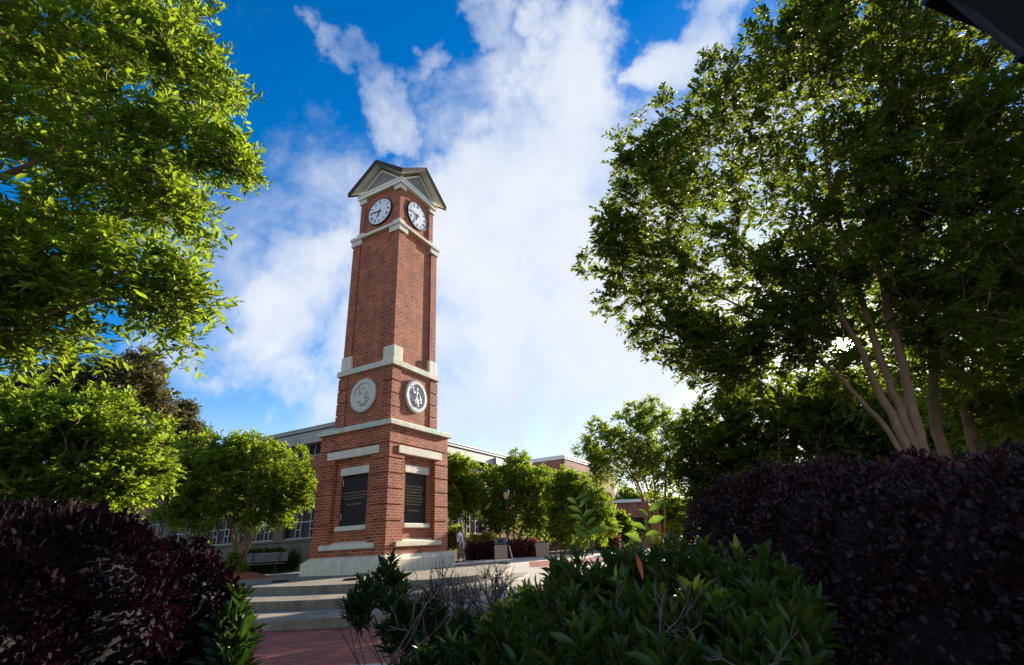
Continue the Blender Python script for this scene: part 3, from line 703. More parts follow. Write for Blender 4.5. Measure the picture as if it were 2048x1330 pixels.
# clocks
def clock(k):
    X = SIDES[k] @ Matrix.Translation((0, -W4 + .06, 17.83)) @ Matrix.Rotation(math.pi / 2, 4, 'X')      # local z out of the wall
    d = MB().lathe([(.80, 0), (.80, .075), (.785, .082)], 56).xf(X).build('clock', 'dial', tower)
    MB().lathe([(.80, 0), (.80, .083), (.81, .105), (.838, .108), (.85, .095), (.855, 0)], 56).xf(X).build('clock_rim', 'black', d)
    nm = MB()
    R_ = ['XII', 'I', 'II', 'III', 'IIII', 'V', 'VI', 'VII', 'VIII', 'IX', 'X', 'XI']
    def bar(mb, x0, y0, x1, y1, w):
        t = Vector((x1 - x0, y1 - y0)).normalized(); nx, ny = -t.y * w / 2, t.x * w / 2
        mb.prism([(x0 + nx, y0 + ny), (x0 - nx, y0 - ny), (x1 - nx, y1 - ny), (x1 + nx, y1 + ny)], .0835, .089)
    for i, tx in enumerate(R_):
        one = MB(); wd = {'I': .036, 'V': .085, 'X': .085}; tot = sum(wd[c] for c in tx); x = -tot / 2; h = .085
        for c in tx:
            if c == 'I': bar(one, x + .018, -h, x + .018, h, .020)
            elif c == 'V': bar(one, x + .012, h, x + .042, -h, .022); bar(one, x + .073, h, x + .043, -h, .011)
            else: bar(one, x + .012, h, x + .073, -h, .022); bar(one, x + .073, h, x + .012, -h, .011)
            x += wd[c]
        a = -2 * math.pi * i / 12
        one.xf(Matrix.Rotation(a, 4, 'Z') @ Matrix.Translation((0, .60, 0))); s = len(nm.v)
        nm.add(one.v, one.f)
    for i in range(60):
        one = MB(); bar(one, 0, .715, 0, .745, .012 if i % 5 else .026); one.xf(Matrix.Rotation(2 * math.pi * i / 60, 4, 'Z')); nm.add(one.v, one.f)
    nm.xf(X).build('numerals', 'numeral', d)
    def hand(name, ang, L, w, z):
        h = MB().prism([(-w * .5, -.16), (w * .5, -.16), (w * .75, .12), (w * 1.1, L * .55), (0, L), (-w * 1.1, L * .55), (-w * .75, .12)], z, z + .012)
        h.lathe([(.055, z - .004), (.055, z + .016)], 16)
        h.xf(X @ Matrix.Rotation(-ang, 4, 'Z')).build(name, 'numeral', d)
    hand('hour_hand', 2 * math.pi * (6 + 46 / 60) / 12, .46, .045, .095)
    hand('minute_hand', 2 * math.pi * 46 / 60, .70, .030, .112)
clock(0); clock(3)
# carved round seals
def seal(k, ring, field, fig):
    X = SIDES[k] @ Matrix.Translation((0, -W2 + .05, 7.39)) @ Matrix.Rotation(math.pi / 2, 4, 'X')
    d = MB().lathe([(.70, 0), (.70, .055), (.66, .058)], 48).xf(X).build('seal', field, tower)
    r = MB().lathe([(.57, .05), (.575, .10), (.60, .115), (.72, .115), (.745, .10), (.765, .05), (.765, 0)], 56)
    for i in range(64):
        a = 2 * math.pi * i / 64; r.ball((.775 * math.cos(a), .775 * math.sin(a), .07), (.034, .034, .045), 6, 4)
    r.xf(X).build('seal_rim', ring, d)
    lt = MB()
    for i in range(34):
        if i in (8, 9): continue
        one = MB().box(-.020, .020, .63, .69, .112, .122); one.xf(Matrix.Rotation(2 * math.pi * (i + .5) / 34, 4, 'Z')); lt.add(one.v, one.f)
    lt.xf(X).build('rim_relief', ring, d)
    f = MB()
    f.lathe([(.20, -.46), (.17, -.30), (.12, -.05), (.10, .02), (.13, .12), (.145, .20), (.06, .25)], 12)            # robe, standing along local y
    f.xf(Matrix(((1, 0, 0, 0), (0, 0, 1, 0), (0, .42, 0, .075), (0, 0, 0, 1))))
    f.ball((0, .335, .085), (.07, .085, .06)); f.ball((.0, .385, .10), (.085, .045, .05))
    f.tube([(-.13, .20, .09), (-.24, .10, .10), (-.27, .25, .11), (-.29, .36, .11)], [.045, .036, .032, .02], 6)       # raised arm with torch
    f.tube([(-.285, .30, .11), (-.31, .47, .11)], [.016, .040], 6)
    f.tube([(.13, .20, .09), (.22, .02, .11), (.20, -.14, .11)], [.045, .036, .03], 6)
    f.prism([(.12, -.20), (.33, -.14), (.30, -.04), (.10, -.09)], .06, .115)
    f.tube([(-.38, -.30, .07), (-.2, -.22, .09), (-.05, -.28, .08)], [.03, .05, .03], 5); f.tube([(.1, -.33, .07), (.28, -.25, .09), (.42, -.20, .07)], [.03, .045, .02], 5)
    for q in range(5): f.tube([(-.14 + .07 * q, -.45, .13), (-.07 + .035 * q, -.05, .12)], [.014, .010], 4)
    f.xf(X).build('relief_figure', fig, d, smooth=True)
seal(3, 'seal_stone', 'seal_stone', 'seal_stone'); seal(0, 'seal_white', 'seal_grey', 'seal_white')

# small recessed ground lights on the landing
for i, (px, py, lab) in enumerate(((560, 1164, 'dark oval ground light on the landing left of the tower plinth'), (706, 1160, 'dark flat ground light on the landing in front of the tower plinth'), (1010, 1127, 'dark round ground light at the right end of the landing'))):
    p = atz(px, py, 0); t = thing('ground_light', (p.x, p.y, .001), lab, 'ground light', 0, 'ground lights set round the tower')
    MB().lathe([(.30, 0), (.30, .025), (.26, .05)], 20).build('housing', 'black', t)
    MB().lathe([(.22, .045), (.20, .056), (.05, .06)], 20).build('lens', 'glass', t)

# ------------------------------------------------------------------ the long low building behind
hall = thing('campus_hall', (-10.54, 31.11, 0), 'long low brick building with pale flat roof fascia and dark white-barred windows', 'building', YAW)
LX, LY = 24.2, 26.0
MB().box(0, LX, 0, LY, 4.35, 6.78).build('wall', 'brick_far', hall)
MB().box(16.62, LX, -.02, .6, -.3, 4.35).build('wall', 'brick_far', hall)
MB().box(-.03, 16.6, -.03, LY, -.3, 1.62).build('base_wall', 'tan', hall)
MB().box(.25, LX - .3, .25, LY - .2, 1.6, 8.2).build('interior', 'shade_core', hall)
MB().box(-.14, 16.6, -.14, LY, 1.62, 1.76).build('window_ledge', 'tan', hall, bevel=.02)
MB().box(-.55, LX + .3, -.55, LY + .3, 7.50, 8.24).box(-.62, LX + .35, -.62, LY + .35, 8.30, 8.52).box(-.40, LX, -.40, LY, 8.24, 8.30).build('roof', 'fascia', hall, bevel=.015)
MB().box(-.66, LX + .38, -.66, LY + .38, 8.521, 8.56).build('roof_edge', 'white', hall)
def bay(axis, a0, a1):
    """one window of the ground floor between two columns"""
    W = a1 - a0; g = MB(); f = MB()
    def bx(m, u0, u1, w0, w1, z0, z1):
        if axis == 'x': m.box(u0, u1, w0, w1, z0, z1)
        else: m.box(w0, w1, u0, u1, z0, z1)
    bx(g, a0, a1, .10, .16, 1.76, 4.35)
    o = g.build('window', 'glass', hall)
    for q in (.207, .335, .58, .717): bx(f, a0 + W * q - .03, a0 + W * q + .03, .03, .099, 1.80, 4.34)
    bx(f, a0, a1, .02, .098, 2.70, 2.77); bx(f, a0, a1, .02, .098, 1.765, 1.83); bx(f, a0, a1, .02, .098, 3.55, 3.62)
    for q0, q1 in ((.207, .335), (.58, .717)): bx(f, a0 + W * q0, a0 + W * q1, .025, .097, 2.27, 2.33)
    f.build('window_frame', 'mullion', o)
cols_x = [-.02, 3.6, 7.8, 12.0, 16.2]
for c in cols_x[1:]: MB().box(c - .40, c + .40, -.16, .2, 1.765, 4.35).build('column', 'tan', hall, bevel=.02)
for a, b in zip(cols_x, cols_x[1:]): bay('x', a + .41, b - .41)
cols_y = [1.4, 5.6, 9.8, 14.0, 18.2, 22.4]
for c in cols_y: MB().box(-.16, .2, c - .43, c + .43, 1.765, 4.35).build('column', 'tan', hall, bevel=.02)
for a, b in zip(cols_y, cols_y[1:]): bay('y', a + .44, b - .44)
def strip(axis, a0, a1):
    g = MB(); f = MB()
    def bx(m, u0, u1, w0, w1, z0, z1):
        if axis == 'x': m.box(u0, u1, w0, w1, z0, z1)
        else: m.box(w0, w1, u0, u1, z0, z1)
    bx(g, a0, a1, .12, .18, 6.785, 7.50); o = g.build('clerestory_window', 'glass', hall)
    n = int((a1 - a0) / .55)
    for i in range(n + 1): u = a0 + (a1 - a0) * i / n; bx(f, u - .025, u + .025, .04, .118, 6.79, 7.495)
    bx(f, a0, a1, .03, .117, 6.782, 6.84); f.build('window_frame', 'mullion', o)
for a, b in ((.3, 5), (5.2, 10), (10.2, 15), (15.2, 20)): strip('y', a, b)
for a, b in ((.3, 6), (6.2, 12), (12.2, 18), (18.2, 24)): strip('x', a, b)
MB().box(16.9, 17.5, -.75, -.56, 7.55, 8.15).build('downpipe_head', 'fascia', hall)
# the taller brick building further off
far = thing('brick_building', (5.37, 59.76, 0), 'distant tall red brick building with white roof edge and arched windows', 'building', YAW)
MB().box(0, 18.3, 0, 12, -.5, 9.85).build('wall', 'brick_far', far)
MB().box(-.08, 18.4, -.08, 12.1, 9.85, 10.10).box(-.16, 18.5, -.16, 12.2, 10.10, 10.28).build('roof_edge', 'white', far)
MB().box(-.03, .45, -.03, .45, 8.2, 9.84).build('corner_stone', 'tan', far)
def arch(u):
    g = MB(); pts = [(u - .55, 4.6), (u + .55, 4.6)] + [(u + .55 * math.cos(a), 6.3 + .55 * math.sin(a)) for a in np.linspace(0, math.pi, 10)]
    n = len(pts); g.add([(x, -.02, z) for x, z in pts] + [(x, .1, z) for x, z in pts], [tuple(range(n))] + [(i, n + i, n + (i + 1) % n, (i + 1) % n) for i in range(n)])
    o = g.build('window', 'glass', far); f = MB()
    f.tube([(x, -.03, z) for x, z in pts] + [(u - .55, -.03, 4.6)], .09, 5); f.tube([(u, -.03, 4.6), (u, -.03, 6.8)], .04, 4); f.tube([(u - .5, -.03, 5.9), (u + .5, -.03, 5.9)], .04, 4)
    f.build('window_frame', 'tan', o)
for u in (2.5, 5.0, 7.5, 10.2, 12.9, 15.6): arch(u)
p = atd(1250, 1010, 52)
low = thing('brick_annex', (p.x - 3.2, p.y, 0), 'low brick annex with flat white roof edge beyond the trees', 'building', RAD(6))
MB().box(0, 5.6, 0, 6, -.5, 4.0).build('wall', 'brick_far', low); MB().box(-.2, 5.8, -.2, 6.2, 4.0, 4.28).build('roof', 'white', low)
MB().box(1.2, 2.6, -.03, .1, .0, 2.4).build('door', 'glass', low); MB().box(3.4, 5.0, -.03, .1, 1.0, 2.6).build('window', 'glass', low)
p = atd(2030, 860, 40)
hs = thing('pale_house', (p.x - 1.0, p.y, 0), 'pale house with a grey gabled roof glimpsed behind the trees at far right', 'house', RAD(-25))
MB().box(0, 9, 0, 8, -.5, 6.2).build('wall', 'white', hs)
MB().add([(-.4, -.4, 6.2), (9.4, -.4, 6.2), (9.4, 8.4, 6.2), (-.4, 8.4, 6.2), (-.4, 4, 9.4), (9.4, 4, 9.4)], [(0, 1, 5, 4), (2, 3, 4, 5), (0, 4, 3), (1, 2, 5), (3, 2, 1, 0)]).build('roof', 'fascia', hs)
for x in (1.0, 3.6, 6.2):
    o = MB().box(x, x + 1.3, -.04, .1, 3.2, 5.2).build('window', 'glass', hs)
    MB().box(x - .08, x, -.06, .1, 3.1, 5.3).box(x + 1.3, x + 1.38, -.06, .1, 3.1, 5.3).box(x, x + 1.3, -.06, .1, 5.2, 5.3).box(x, x + 1.3, -.06, .1, 3.1, 3.2).box(x + .62, x + .68, -.055, .1, 3.2, 5.2).build('window_frame', 'white', o)

# ------------------------------------------------------------------ street furniture
def lamp_post(loc, h, glass, label, scale=1.0):
    t = thing('lamp_post', loc, label, 'lamp post', .3, 'lamp posts of the plaza'); t.scale = (scale,) * 3
    MB().lathe([(.17, -.05), (.17, .12), (.13, .16), (.12, .5), (.075, .62), (.055, .75), (.045, h - .8), (.06, h - .78), (.05, h - .72), (.09, h - .66), (.10, h - .62)], 14).build('pole', 'black', t, smooth=False)
    o = MB().lathe([(.11, h - .60), (.17, h - .40), (.19, h - .22), (.16, h - .12)], 12).build('lantern', glass, t, smooth=True)
    f = MB()
    for k in range(8):
        a = math.pi * k / 4; c, s = math.cos(a), math.sin(a)
        f.tube([(.115 * c, .115 * s, h - .61), (.178 * c, .178 * s, h - .40), (.198 * c, .198 * s, h - .22), (.165 * c, .165 * s, h - .11)], .010, 4)
    f.lathe([(.12, h - .62), (.12, h - .59)], 16).build('lantern_frame', 'black', o)
    MB().lathe([(.20, h - .12), (.20, h - .09), (.13, h), (.05, h + .06), (.02, h + .08), (.035, h + .12), (.005, h + .17)], 16).build('lantern_cap', 'black', t)
    return t
p = atd(1018, 1115, 33.5); lamp_post((p.x, p.y, -.02), 4.05, 'amber', 'black lamp post with amber ribbed lantern beside the litter bin')
p = atd(1245, 1080, 44); lamp_post((p.x, p.y, -.02), 2.9, 'frost', 'small lamp post with pale glass lantern beyond the green shrub')
def litter_bin(px, py, label, lid, group='aggregate litter bins by the plaza'):
    p = atz(px, py, -.02); t = thing('litter_bin', (p.x, p.y, -.02), label, 'litter bin', -.1, group)
    MB().box(-.40, .40, -.40, .40, 0, .80).build('body', 'aggregate', t, bevel=.03)
    MB().box(-.37, .37, -.37, .37, .80, .84).build('collar', 'black', t)
    if lid:
        o = MB().frustum(.41, .41, .84, .92).frustum(.405, .30, .92, 1.22).build('lid', 'blue', t, bevel=.03)
        MB().box(-.16, .16, -.43, -.3, .97, 1.12).xf(Matrix.Rotation(math.pi / 2, 4, 'Z')).build('flap', 'white', o)
        MB().box(-.17, .17, -.43, -.28, .97, 1.14).build('flap', 'black', o)
    return t
litter_bin(1004, 1118, 'square exposed aggregate litter bin with blue plastic lid', True)
litter_bin(1086, 1113, 'square exposed aggregate bin without lid beside the pink hedge', False)
p = atz(1029, 1116, -.02); t = thing('marker_post', (p.x - .1, p.y - 1.2, -.03), 'thin leaning white marker post at the foot of the lamp post', 'post')
MB().tube([(0, 0, 0), (-.10, 0, .45), (-.16, 0, .74)], [.035, .03, .03], 6).build('post', 'white', t); MB().tube([(-.16, 0, .74), (-.18, 0, .80)], [.032, .012], 6).build('cap', 'blue', t)
def bench(loc, rz, label, mat, W=2.3):
    t = thing('park_bench', loc, label, 'bench', rz, 'benches beside the plaza')
    st = MB()
    for k in range(4): st.box(-W / 2, W / 2, -.30 + .13 * k, -.19 + .13 * k, .44, .48)
    st.build('seat', mat, t, bevel=.006)
    bk = MB()
    for k in range(5):
        s = len(bk.v); bk.box(-W / 2, W / 2, -.02, .02, .56 + .10 * k, .645 + .10 * k)
    bk.xf(Matrix.Translation((0, .26, 0)) @ Matrix.Rotation(-.18, 4, 'X') @ Matrix.Translation((0, 0, 0))).build('backrest', mat, t, bevel=.006)
    for sx in (-W * .32, W * .32):
        l = MB(); l.tube([(sx, -.24, 0), (sx, -.22, .43)], .03, 6).tube([(sx, .28, 0), (sx, .22, .43), (sx, .37, 1.03)], .03, 6).tube([(sx, -.26, .42), (sx, .24, .42)], .025, 6)
        l.build('leg', 'black', t)
    return t
p = atd(524, 1145, 33.6); bench((p.x, p.y, .02), RAD(4), 'weathered slatted wooden bench under the tree left of the tower', 'wood', 2.35)
p = atd(1120, 1102, 36); bench((p.x, p.y, -.02), RAD(-18), 'dark slatted bench right of the pink hedge', 'black', 2.3)

# dark lantern close overhead at the top right corner: its post stands just outside the picture
t = thing('overhead_lantern', (0, 0, 0), 'large dark square lantern on a post, cut off at the top right corner', 'lamp')
q = atd(2105, -45, 2.35); t.location = (q.x, q.y, gz(q.x, q.y)); H = q.z - t.location.z
t.rotation_euler = (0, 0, RAD(20))
MB().lathe([(.12, -.05), (.12, .15), (.06, .3), (.045, H - .36), (.08, H - .34), (.08, H - .30)], 14).build('pole', 'black', t)
lan = MB(); lan.v += [(x * s, y * s, z) for s, z in ((.13, H - .28), (.19, H + .10)) for x, y in CORN]; lan.f += [(0, 3, 2, 1), (4, 5, 6, 7), (0, 1, 5, 4), (1, 2, 6, 5), (2, 3, 7, 6), (3, 0, 4, 7)]
o = lan.build('lantern', 'smoke', t); f = MB()
for x, y in CORN: f.tube([(x * .132, y * .132, H - .29), (x * .194, y * .194, H + .11)], .014, 5)
f.box(-.15, .15, -.15, .15, H - .305, H - .285); f.build('lantern_frame', 'black', o)
MB().frustum(.25, .25, H + .10, H + .125).frustum(.245, .09, H + .125, H + .27).frustum(.09, .05, H + .27, H + .36).build('lantern_cap', 'black', t)

# ------------------------------------------------------------------ big trees near the camera
def on_ground(p): return (p.x, p.y, gz(p.x, p.y) - .05)
def pl_(pts, D): return [np.array(atd(x, y, D[i] if hasattr(D, '__len__') else D)) for i, (x, y) in enumerate(pts)]
# left tree: trunk stands outside the frame, its crown fills the upper left
bL = np.array(on_ground(Vector((-10.2, 5.0, 0))))
Lhub = bL + np.array([.15, .1, 2.0])
lstems = [([bL, Lhub, atd(-160, 420, 10.2), atd(60, 330, 9.6), atd(220, 190, 9.2)], .15, .03),
          ([bL + [.1, .05, 0], Lhub + [.05, .1, -.3], atd(-120, 560, 9.9), atd(80, 500, 9.3), atd(260, 430, 8.9)], .13, .03),
          ([bL + [0, .12, 0], Lhub + [-.1, .1, .3], atd(-220, 300, 10.4), atd(-40, 60, 10.2), atd(120, -80, 9.8)], .14, .03),
          ([bL + [.12, -.05, 0], Lhub + [.1, -.1, -.5], atd(-140, 700, 9.4), atd(60, 640, 8.9), atd(200, 600, 8.6)], .11, .025),
          ([bL + [-.1, -.1, 0], Lhub + [-.5, -.4, .4], bL + np.array([-1.2, -.8, 5.0]), bL + np.array([-1.5, -1.2, 8.0])], .13, .03)]
llobes = [lobe(110, 110, 9.6, 210), lobe(300, 150, 9.2, 120), lobe(400, 190, 9.0, 70), lobe(210, 330, 9.2, 170), lobe(330, 330, 8.9, 105), lobe(435, 290, 8.8, 45), lobe(465, 325, 8.7, 34), lobe(400, 120, 9.1, 50),
          lobe(60, 420, 9.4, 180), lobe(140, 560, 8.9, 130), lobe(280, 520, 8.8, 105), lobe(330, 620, 8.7, 55), lobe(250, 650, 8.7, 60), lobe(90, 660, 8.9, 75), lobe(360, 420, 8.8, 60), lobe(340, 560, 8.7, 62), lobe(30, 560, 9.0, 110),
          lobe(-170, 150, 10, 260), lobe(-200, 480, 9.8, 240), lobe(-60, -160, 10, 260), lobe(170, -120, 9.8, 180), lobe(290, 20, 9.4, 110), lobe(-330, 50, 11, 300), lobe(-90, 690, 9.2, 85), lobe(385, 690, 8.5, 22), lobe(380, 600, 8.6, 34)]
make_tree('broadleaf_tree', bL, lstems, llobes, 2600, 5, 9, .40, .128, .056, 'leaf_bright', 11, 'large tree whose sunlit bright green crown fills the upper left corner', r_limb=.035, shell=2.0, gap=-.42, gapscale=1.25)
# right tree: several pale trunks leaning out from one base behind the purple hedge, dark against the light
D0 = 11.0
bR = np.array(on_ground(atd(1822, 930, D0)))
def RS(pts, D=D0): return [bR + np.random.default_rng(3).normal(scale=.04, size=3) * [1, 1, 0]] + pl_(pts, D)
rstems = [(RS([(1812, 890), (1762, 790), (1722, 705), (1672, 610), (1600, 470)], [11, 11, 10.9, 10.8, 10.7, 10.6]), .105, .03),
          (RS([(1822, 880), (1786, 780), (1752, 690), (1712, 560), (1665, 400), (1645, 250)], [11.05, 11.1, 11.15, 11.2, 11.2, 11.2]), .10, .028),
          (RS([(1838, 870), (1812, 760), (1785, 660), (1768, 580), (1735, 450), (1700, 300)], [11.1, 11.2, 11.3, 11.3, 11.4, 11.5]), .115, .03),
          ([np.array(atd(1785, 660, 11.3)), np.array(atd(1772, 590, 11.3)), np.array(atd(1815, 510, 11.4)), np.array(atd(1850, 380, 11.6)), np.array(atd(1870, 240, 11.8))], .09, .025),
          (RS([(1800, 900), (1720, 800), (1640, 720), (1540, 640), (1430, 590)], [10.9, 10.6, 10.3, 10.1, 9.9]), .06, .018)]
rlobes = [lobe(1560, 260, 11, 200), lobe(1420, 300, 11, 140), lobe(1320, 300, 10.8, 85), lobe(1600, 130, 11, 90), lobe(1480, 180, 11, 85), lobe(1360, 420, 10.8, 140), lobe(1260, 380, 10.6, 55), lobe(1290, 480, 10.6, 90), lobe(1215, 530, 10.5, 45),
          lobe(1250, 600, 10.5, 48), lobe(1350, 560, 10.6, 110), lobe(1330, 650, 10.4, 62), lobe(1400, 690, 10.3, 70), lobe(1500, 560, 10.6, 130), lobe(1480, 680, 10.3, 85), lobe(1600, 430, 11, 180), lobe(1750, 300, 11.3, 200), lobe(1760, 120, 11.3, 170),
          lobe(1900, 220, 11.5, 220), lobe(1900, 430, 11.4, 180), lobe(1750, 480, 11.2, 130), lobe(1640, 590, 10.8, 70), lobe(1580, 680, 10.4, 62), lobe(1650, 20, 11.2, 110), lobe(1570, 90, 11.1, 60), lobe(1640, 60, 11.1, 70), lobe(1250, 470, 10.5, 60), lobe(1270, 330, 10.7, 50), lobe(1900, 20, 11.5, 220), lobe(2080, 200, 11.5, 250), lobe(2080, 480, 11.2, 200),
          lobe(1960, 600, 11.0, 100), lobe(1870, 600, 11, 60), lobe(2250, 350, 11.5, 300), lobe(1800, -150, 11.5, 220), lobe(2050, -120, 11.5, 260), lobe(1660, 750, 10.2, 50), lobe(1540, 740, 10.2, 45), lobe(2060, 650, 10.5, 70), lobe(1690, 650, 11.5, 60), lobe(1560, 640, 10.3, 80), lobe(1440, 640, 10.2, 80), lobe(1640, 700, 9.8, 50), lobe(1560, 720, 10.0, 60), lobe(1470, 740, 10.0, 55), lobe(1700, 560, 10.3, 80), lobe(1780, 560, 10.2, 60), lobe(1400, 600, 10.2, 80),
          lobe(1840, 640, 12.5, 80), lobe(1730, 760, 12.5, 60), lobe(1900, 720, 12.5, 80), lobe(2000, 560, 10, 90), lobe(1560, 560, 9.8, 70), lobe(1410, 700, 12.6, 60), lobe(1470, 745, 12.8, 50), lobe(1400, 745, 13, 36), lobe(1530, 760, 12.8, 50), lobe(1350, 690, 12.6, 45)]
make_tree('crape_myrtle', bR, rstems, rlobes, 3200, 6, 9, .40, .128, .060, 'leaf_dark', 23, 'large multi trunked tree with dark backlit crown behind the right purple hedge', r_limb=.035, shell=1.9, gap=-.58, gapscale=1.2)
# two more stems further right and back
bR2 = np.array(on_ground(atd(1872, 900, 15)))
make_tree('crape_myrtle', bR2, [([bR2] + pl_([(1872, 850), (1868, 740), (1858, 640), (1838, 560), (1830, 430)], 15), .16, .05)],
          [lobe(1840, 560, 15, 130), lobe(1950, 520, 15, 130), lobe(1730, 560, 15, 110), lobe(1850, 420, 15.5, 180), lobe(1800, 700, 15.5, 80), lobe(1900, 660, 15, 80), lobe(1740, 720, 15.5, 70), lobe(1660, 650, 15, 70)], 480, 6, 8, .45, .13, .065, 'leaf_mid', 29, 'straight trunked tree standing between the leaning trunks and the right edge', shell=1.8)
bR3 = np.array(on_ground(atd(1938, 900, 16)))
make_tree('crape_myrtle', bR3, [([bR3] + pl_([(1937, 850), (1938, 790), (1965, 735), (2010, 705), (2080, 660)], 16), .18, .07)],
          [lobe(2050, 600, 16, 150), lobe(2100, 700, 15, 110), lobe(1985, 650, 16, 70), lobe(2010, 790, 16.5, 80), lobe(1960, 830, 17, 60), lobe(1900, 780, 17, 70), lobe(2040, 740, 15.5, 90), lobe(1880, 700, 17, 60), lobe(2080, 830, 16, 80)], 520, 6, 8, .45, .13, .065, 'leaf_mid', 31, 'bent trunked tree with yellow green leaves at the right edge', shell=1.8)

# ------------------------------------------------------------------ the middle distance trees
def vase_tree(name, px, D, base_px, lobes, mat, seed, label, ntar=210, group=None, stems=6, leaf=.15, spread=1.0, twig=.5, bark='bark', r0=.075, per=7, nleaf=8, gap=-.9):
    b = np.array(on_ground(atd(base_px[0], base_px[1], D))) if len(base_px) == 2 else np.array(base_px)
    rng = np.random.default_rng(seed + 500); ctr = np.mean([l[0] for l in lobes], axis=0); st = []
    lo = min(l[0][2] - l[1][2] for l in lobes)
    for k in range(stems):
        a = 2 * math.pi * k / stems + rng.normal() * .3; o = np.array([math.cos(a), math.sin(a), 0])
        hz = max(1.0, lo - b[2] + .9)
        p = b + o * .10; q = b + o * .42 * spread + [0, 0, hz * .62]; r = b + o * .9 * spread + (ctr - b) * [.3, .3, 0] + [0, 0, hz * 1.15]; e = b + o * 1.6 * spread + (ctr - b) * [.7, .7, 0] + [0, 0, (ctr[2] - b[2]) * 1.05]
        st.append(([p, q, r, e], r0 * (.8 + .4 * rng.random()), .02))
    return make_tree(name, b, st, lobes, int(ntar * 2.1), per, nleaf, twig * .8, leaf * 1.15, leaf * .62, mat, seed, label, group, bark=bark, twigs=False, shape=DIAMOND, r_limb=.03, shell=2.4, step=.3, gap=gap, gapscale=1.6)
GR = 'crape myrtles round the plaza'
vase_tree('crape_myrtle', 0, 14, (100, 1120), [lobe(150, 890, 14, 115), lobe(40, 880, 14, 110), lobe(250, 905, 13.6, 78), lobe(60, 980, 13.4, 90), lobe(190, 985, 13.4, 85), lobe(292, 960, 13.6, 46), lobe(-100, 900, 14, 140), lobe(120, 850, 14.3, 60), lobe(200, 850, 14.3, 45)],
          'leaf_mid', 41, 'broad low tree with sunlit crown above the left purple hedge', 520, GR, leaf=.10, twig=.4, spread=.55)
p = atd(478, 1127, 26); p.z = .28
vase_tree('crape_myrtle', 0, 26, (p.x, p.y, .20), [lobe(480, 950, 26, 82), lobe(400, 940, 26, 70), lobe(555, 955, 25.6, 68), lobe(420, 1000, 25.4, 62), lobe(530, 1000, 25.4, 62), lobe(588, 980, 25.4, 40), lobe(350, 950, 26, 50), lobe(480, 905, 26, 42), lobe(565, 1022, 25, 28), lobe(360, 1010, 25.6, 40)],
          'leaf_mid', 43, 'rounded tree with pale multiple trunks beside the slatted bench', 560, GR, leaf=.125, twig=.45, r0=.075)
mm = MB().lathe([(1.9, -.25), (1.3, .02), (.7, .22), (.3, .30), (.01, .31)], 20, (p.x, p.y, 0)); mm = mm.build('mulch_mound', 'mulch', smooth=True); mm['kind'] = 'structure'
vase_tree('crape_myrtle', 0, 36, (935, 1085), [lobe(925, 960, 36, 40), lobe(905, 945, 36, 36), lobe(935, 1000, 36, 34), lobe(905, 1000, 36, 34), lobe(950, 985, 35.5, 20)],
          'leaf_mid', 47, 'tree half hidden by the right edge of the clock tower', 230, GR, leaf=.16, twig=.5)
vase_tree('crape_myrtle', 0, 38, (1030, 1092), [lobe(1030, 965, 38, 52), lobe(985, 975, 38, 38), lobe(1075, 975, 38, 42), lobe(1030, 1010, 37.5, 55), lobe(985, 1015, 37.5, 32), lobe(1085, 1015, 37.5, 34), lobe(1035, 930, 38, 26), lobe(1000, 1045, 37.5, 24), lobe(1065, 1050, 37.5, 26)],
          'leaf_mid', 53, 'full rounded tree behind the amber lamp post', 430, GR, leaf=.16, twig=.5)
vase_tree('crape_myrtle', 0, 35, (1150, 1095), [lobe(1150, 990, 35, 42), lobe(1120, 1000, 35, 34), lobe(1185, 1010, 35, 36), lobe(1150, 1045, 34.5, 48), lobe(1205, 1050, 34.5, 30), lobe(1130, 965, 35, 24), lobe(1110, 1050, 34.5, 26)],
          'leaf_mid', 59, 'tree with low sunlit crown in front of the distant brick building', 340, GR, leaf=.155, twig=.5)
vase_tree('crape_myrtle', 0, 24, (1322, 1085), [lobe(1290, 870, 24, 72), lobe(1210, 885, 24, 45), lobe(1180, 900, 24, 26), lobe(1240, 920, 23.5, 52), lobe(1340, 900, 24, 65), lobe(1310, 940, 23.5, 50), lobe(1370, 950, 24, 45), lobe(1290, 830, 24, 34), lobe(1200, 940, 23.5, 24), lobe(1390, 870, 24.5, 45)],
          'leaf_mid', 61, 'open crowned myrtle with fanned thin stems rising behind the green shrub', 330, GR, leaf=.115, twig=.45, stems=14, spread=1.0, r0=.036)
bD = np.array(on_ground(atd(1560, 1040, 23)))
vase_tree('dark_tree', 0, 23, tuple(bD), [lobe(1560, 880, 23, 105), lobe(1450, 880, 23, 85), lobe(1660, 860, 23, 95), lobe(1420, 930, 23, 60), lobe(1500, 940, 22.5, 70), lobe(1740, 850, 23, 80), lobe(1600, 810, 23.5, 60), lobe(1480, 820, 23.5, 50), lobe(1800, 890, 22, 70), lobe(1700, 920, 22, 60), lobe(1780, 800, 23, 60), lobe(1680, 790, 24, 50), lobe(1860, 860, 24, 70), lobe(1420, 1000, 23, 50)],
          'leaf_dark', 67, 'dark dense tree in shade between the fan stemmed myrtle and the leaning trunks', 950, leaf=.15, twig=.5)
vase_tree('dark_tree', 0, 24, (1980, 1020), [lobe(1960, 830, 24, 85), lobe(2040, 800, 24, 90), lobe(1900, 870, 23, 60), lobe(2060, 890, 23, 55), lobe(2140, 820, 24, 90)],
          'leaf_mid', 71, 'yellow green tree behind the hedge in the lower right corner of the sky', 330, leaf=.15, twig=.5)
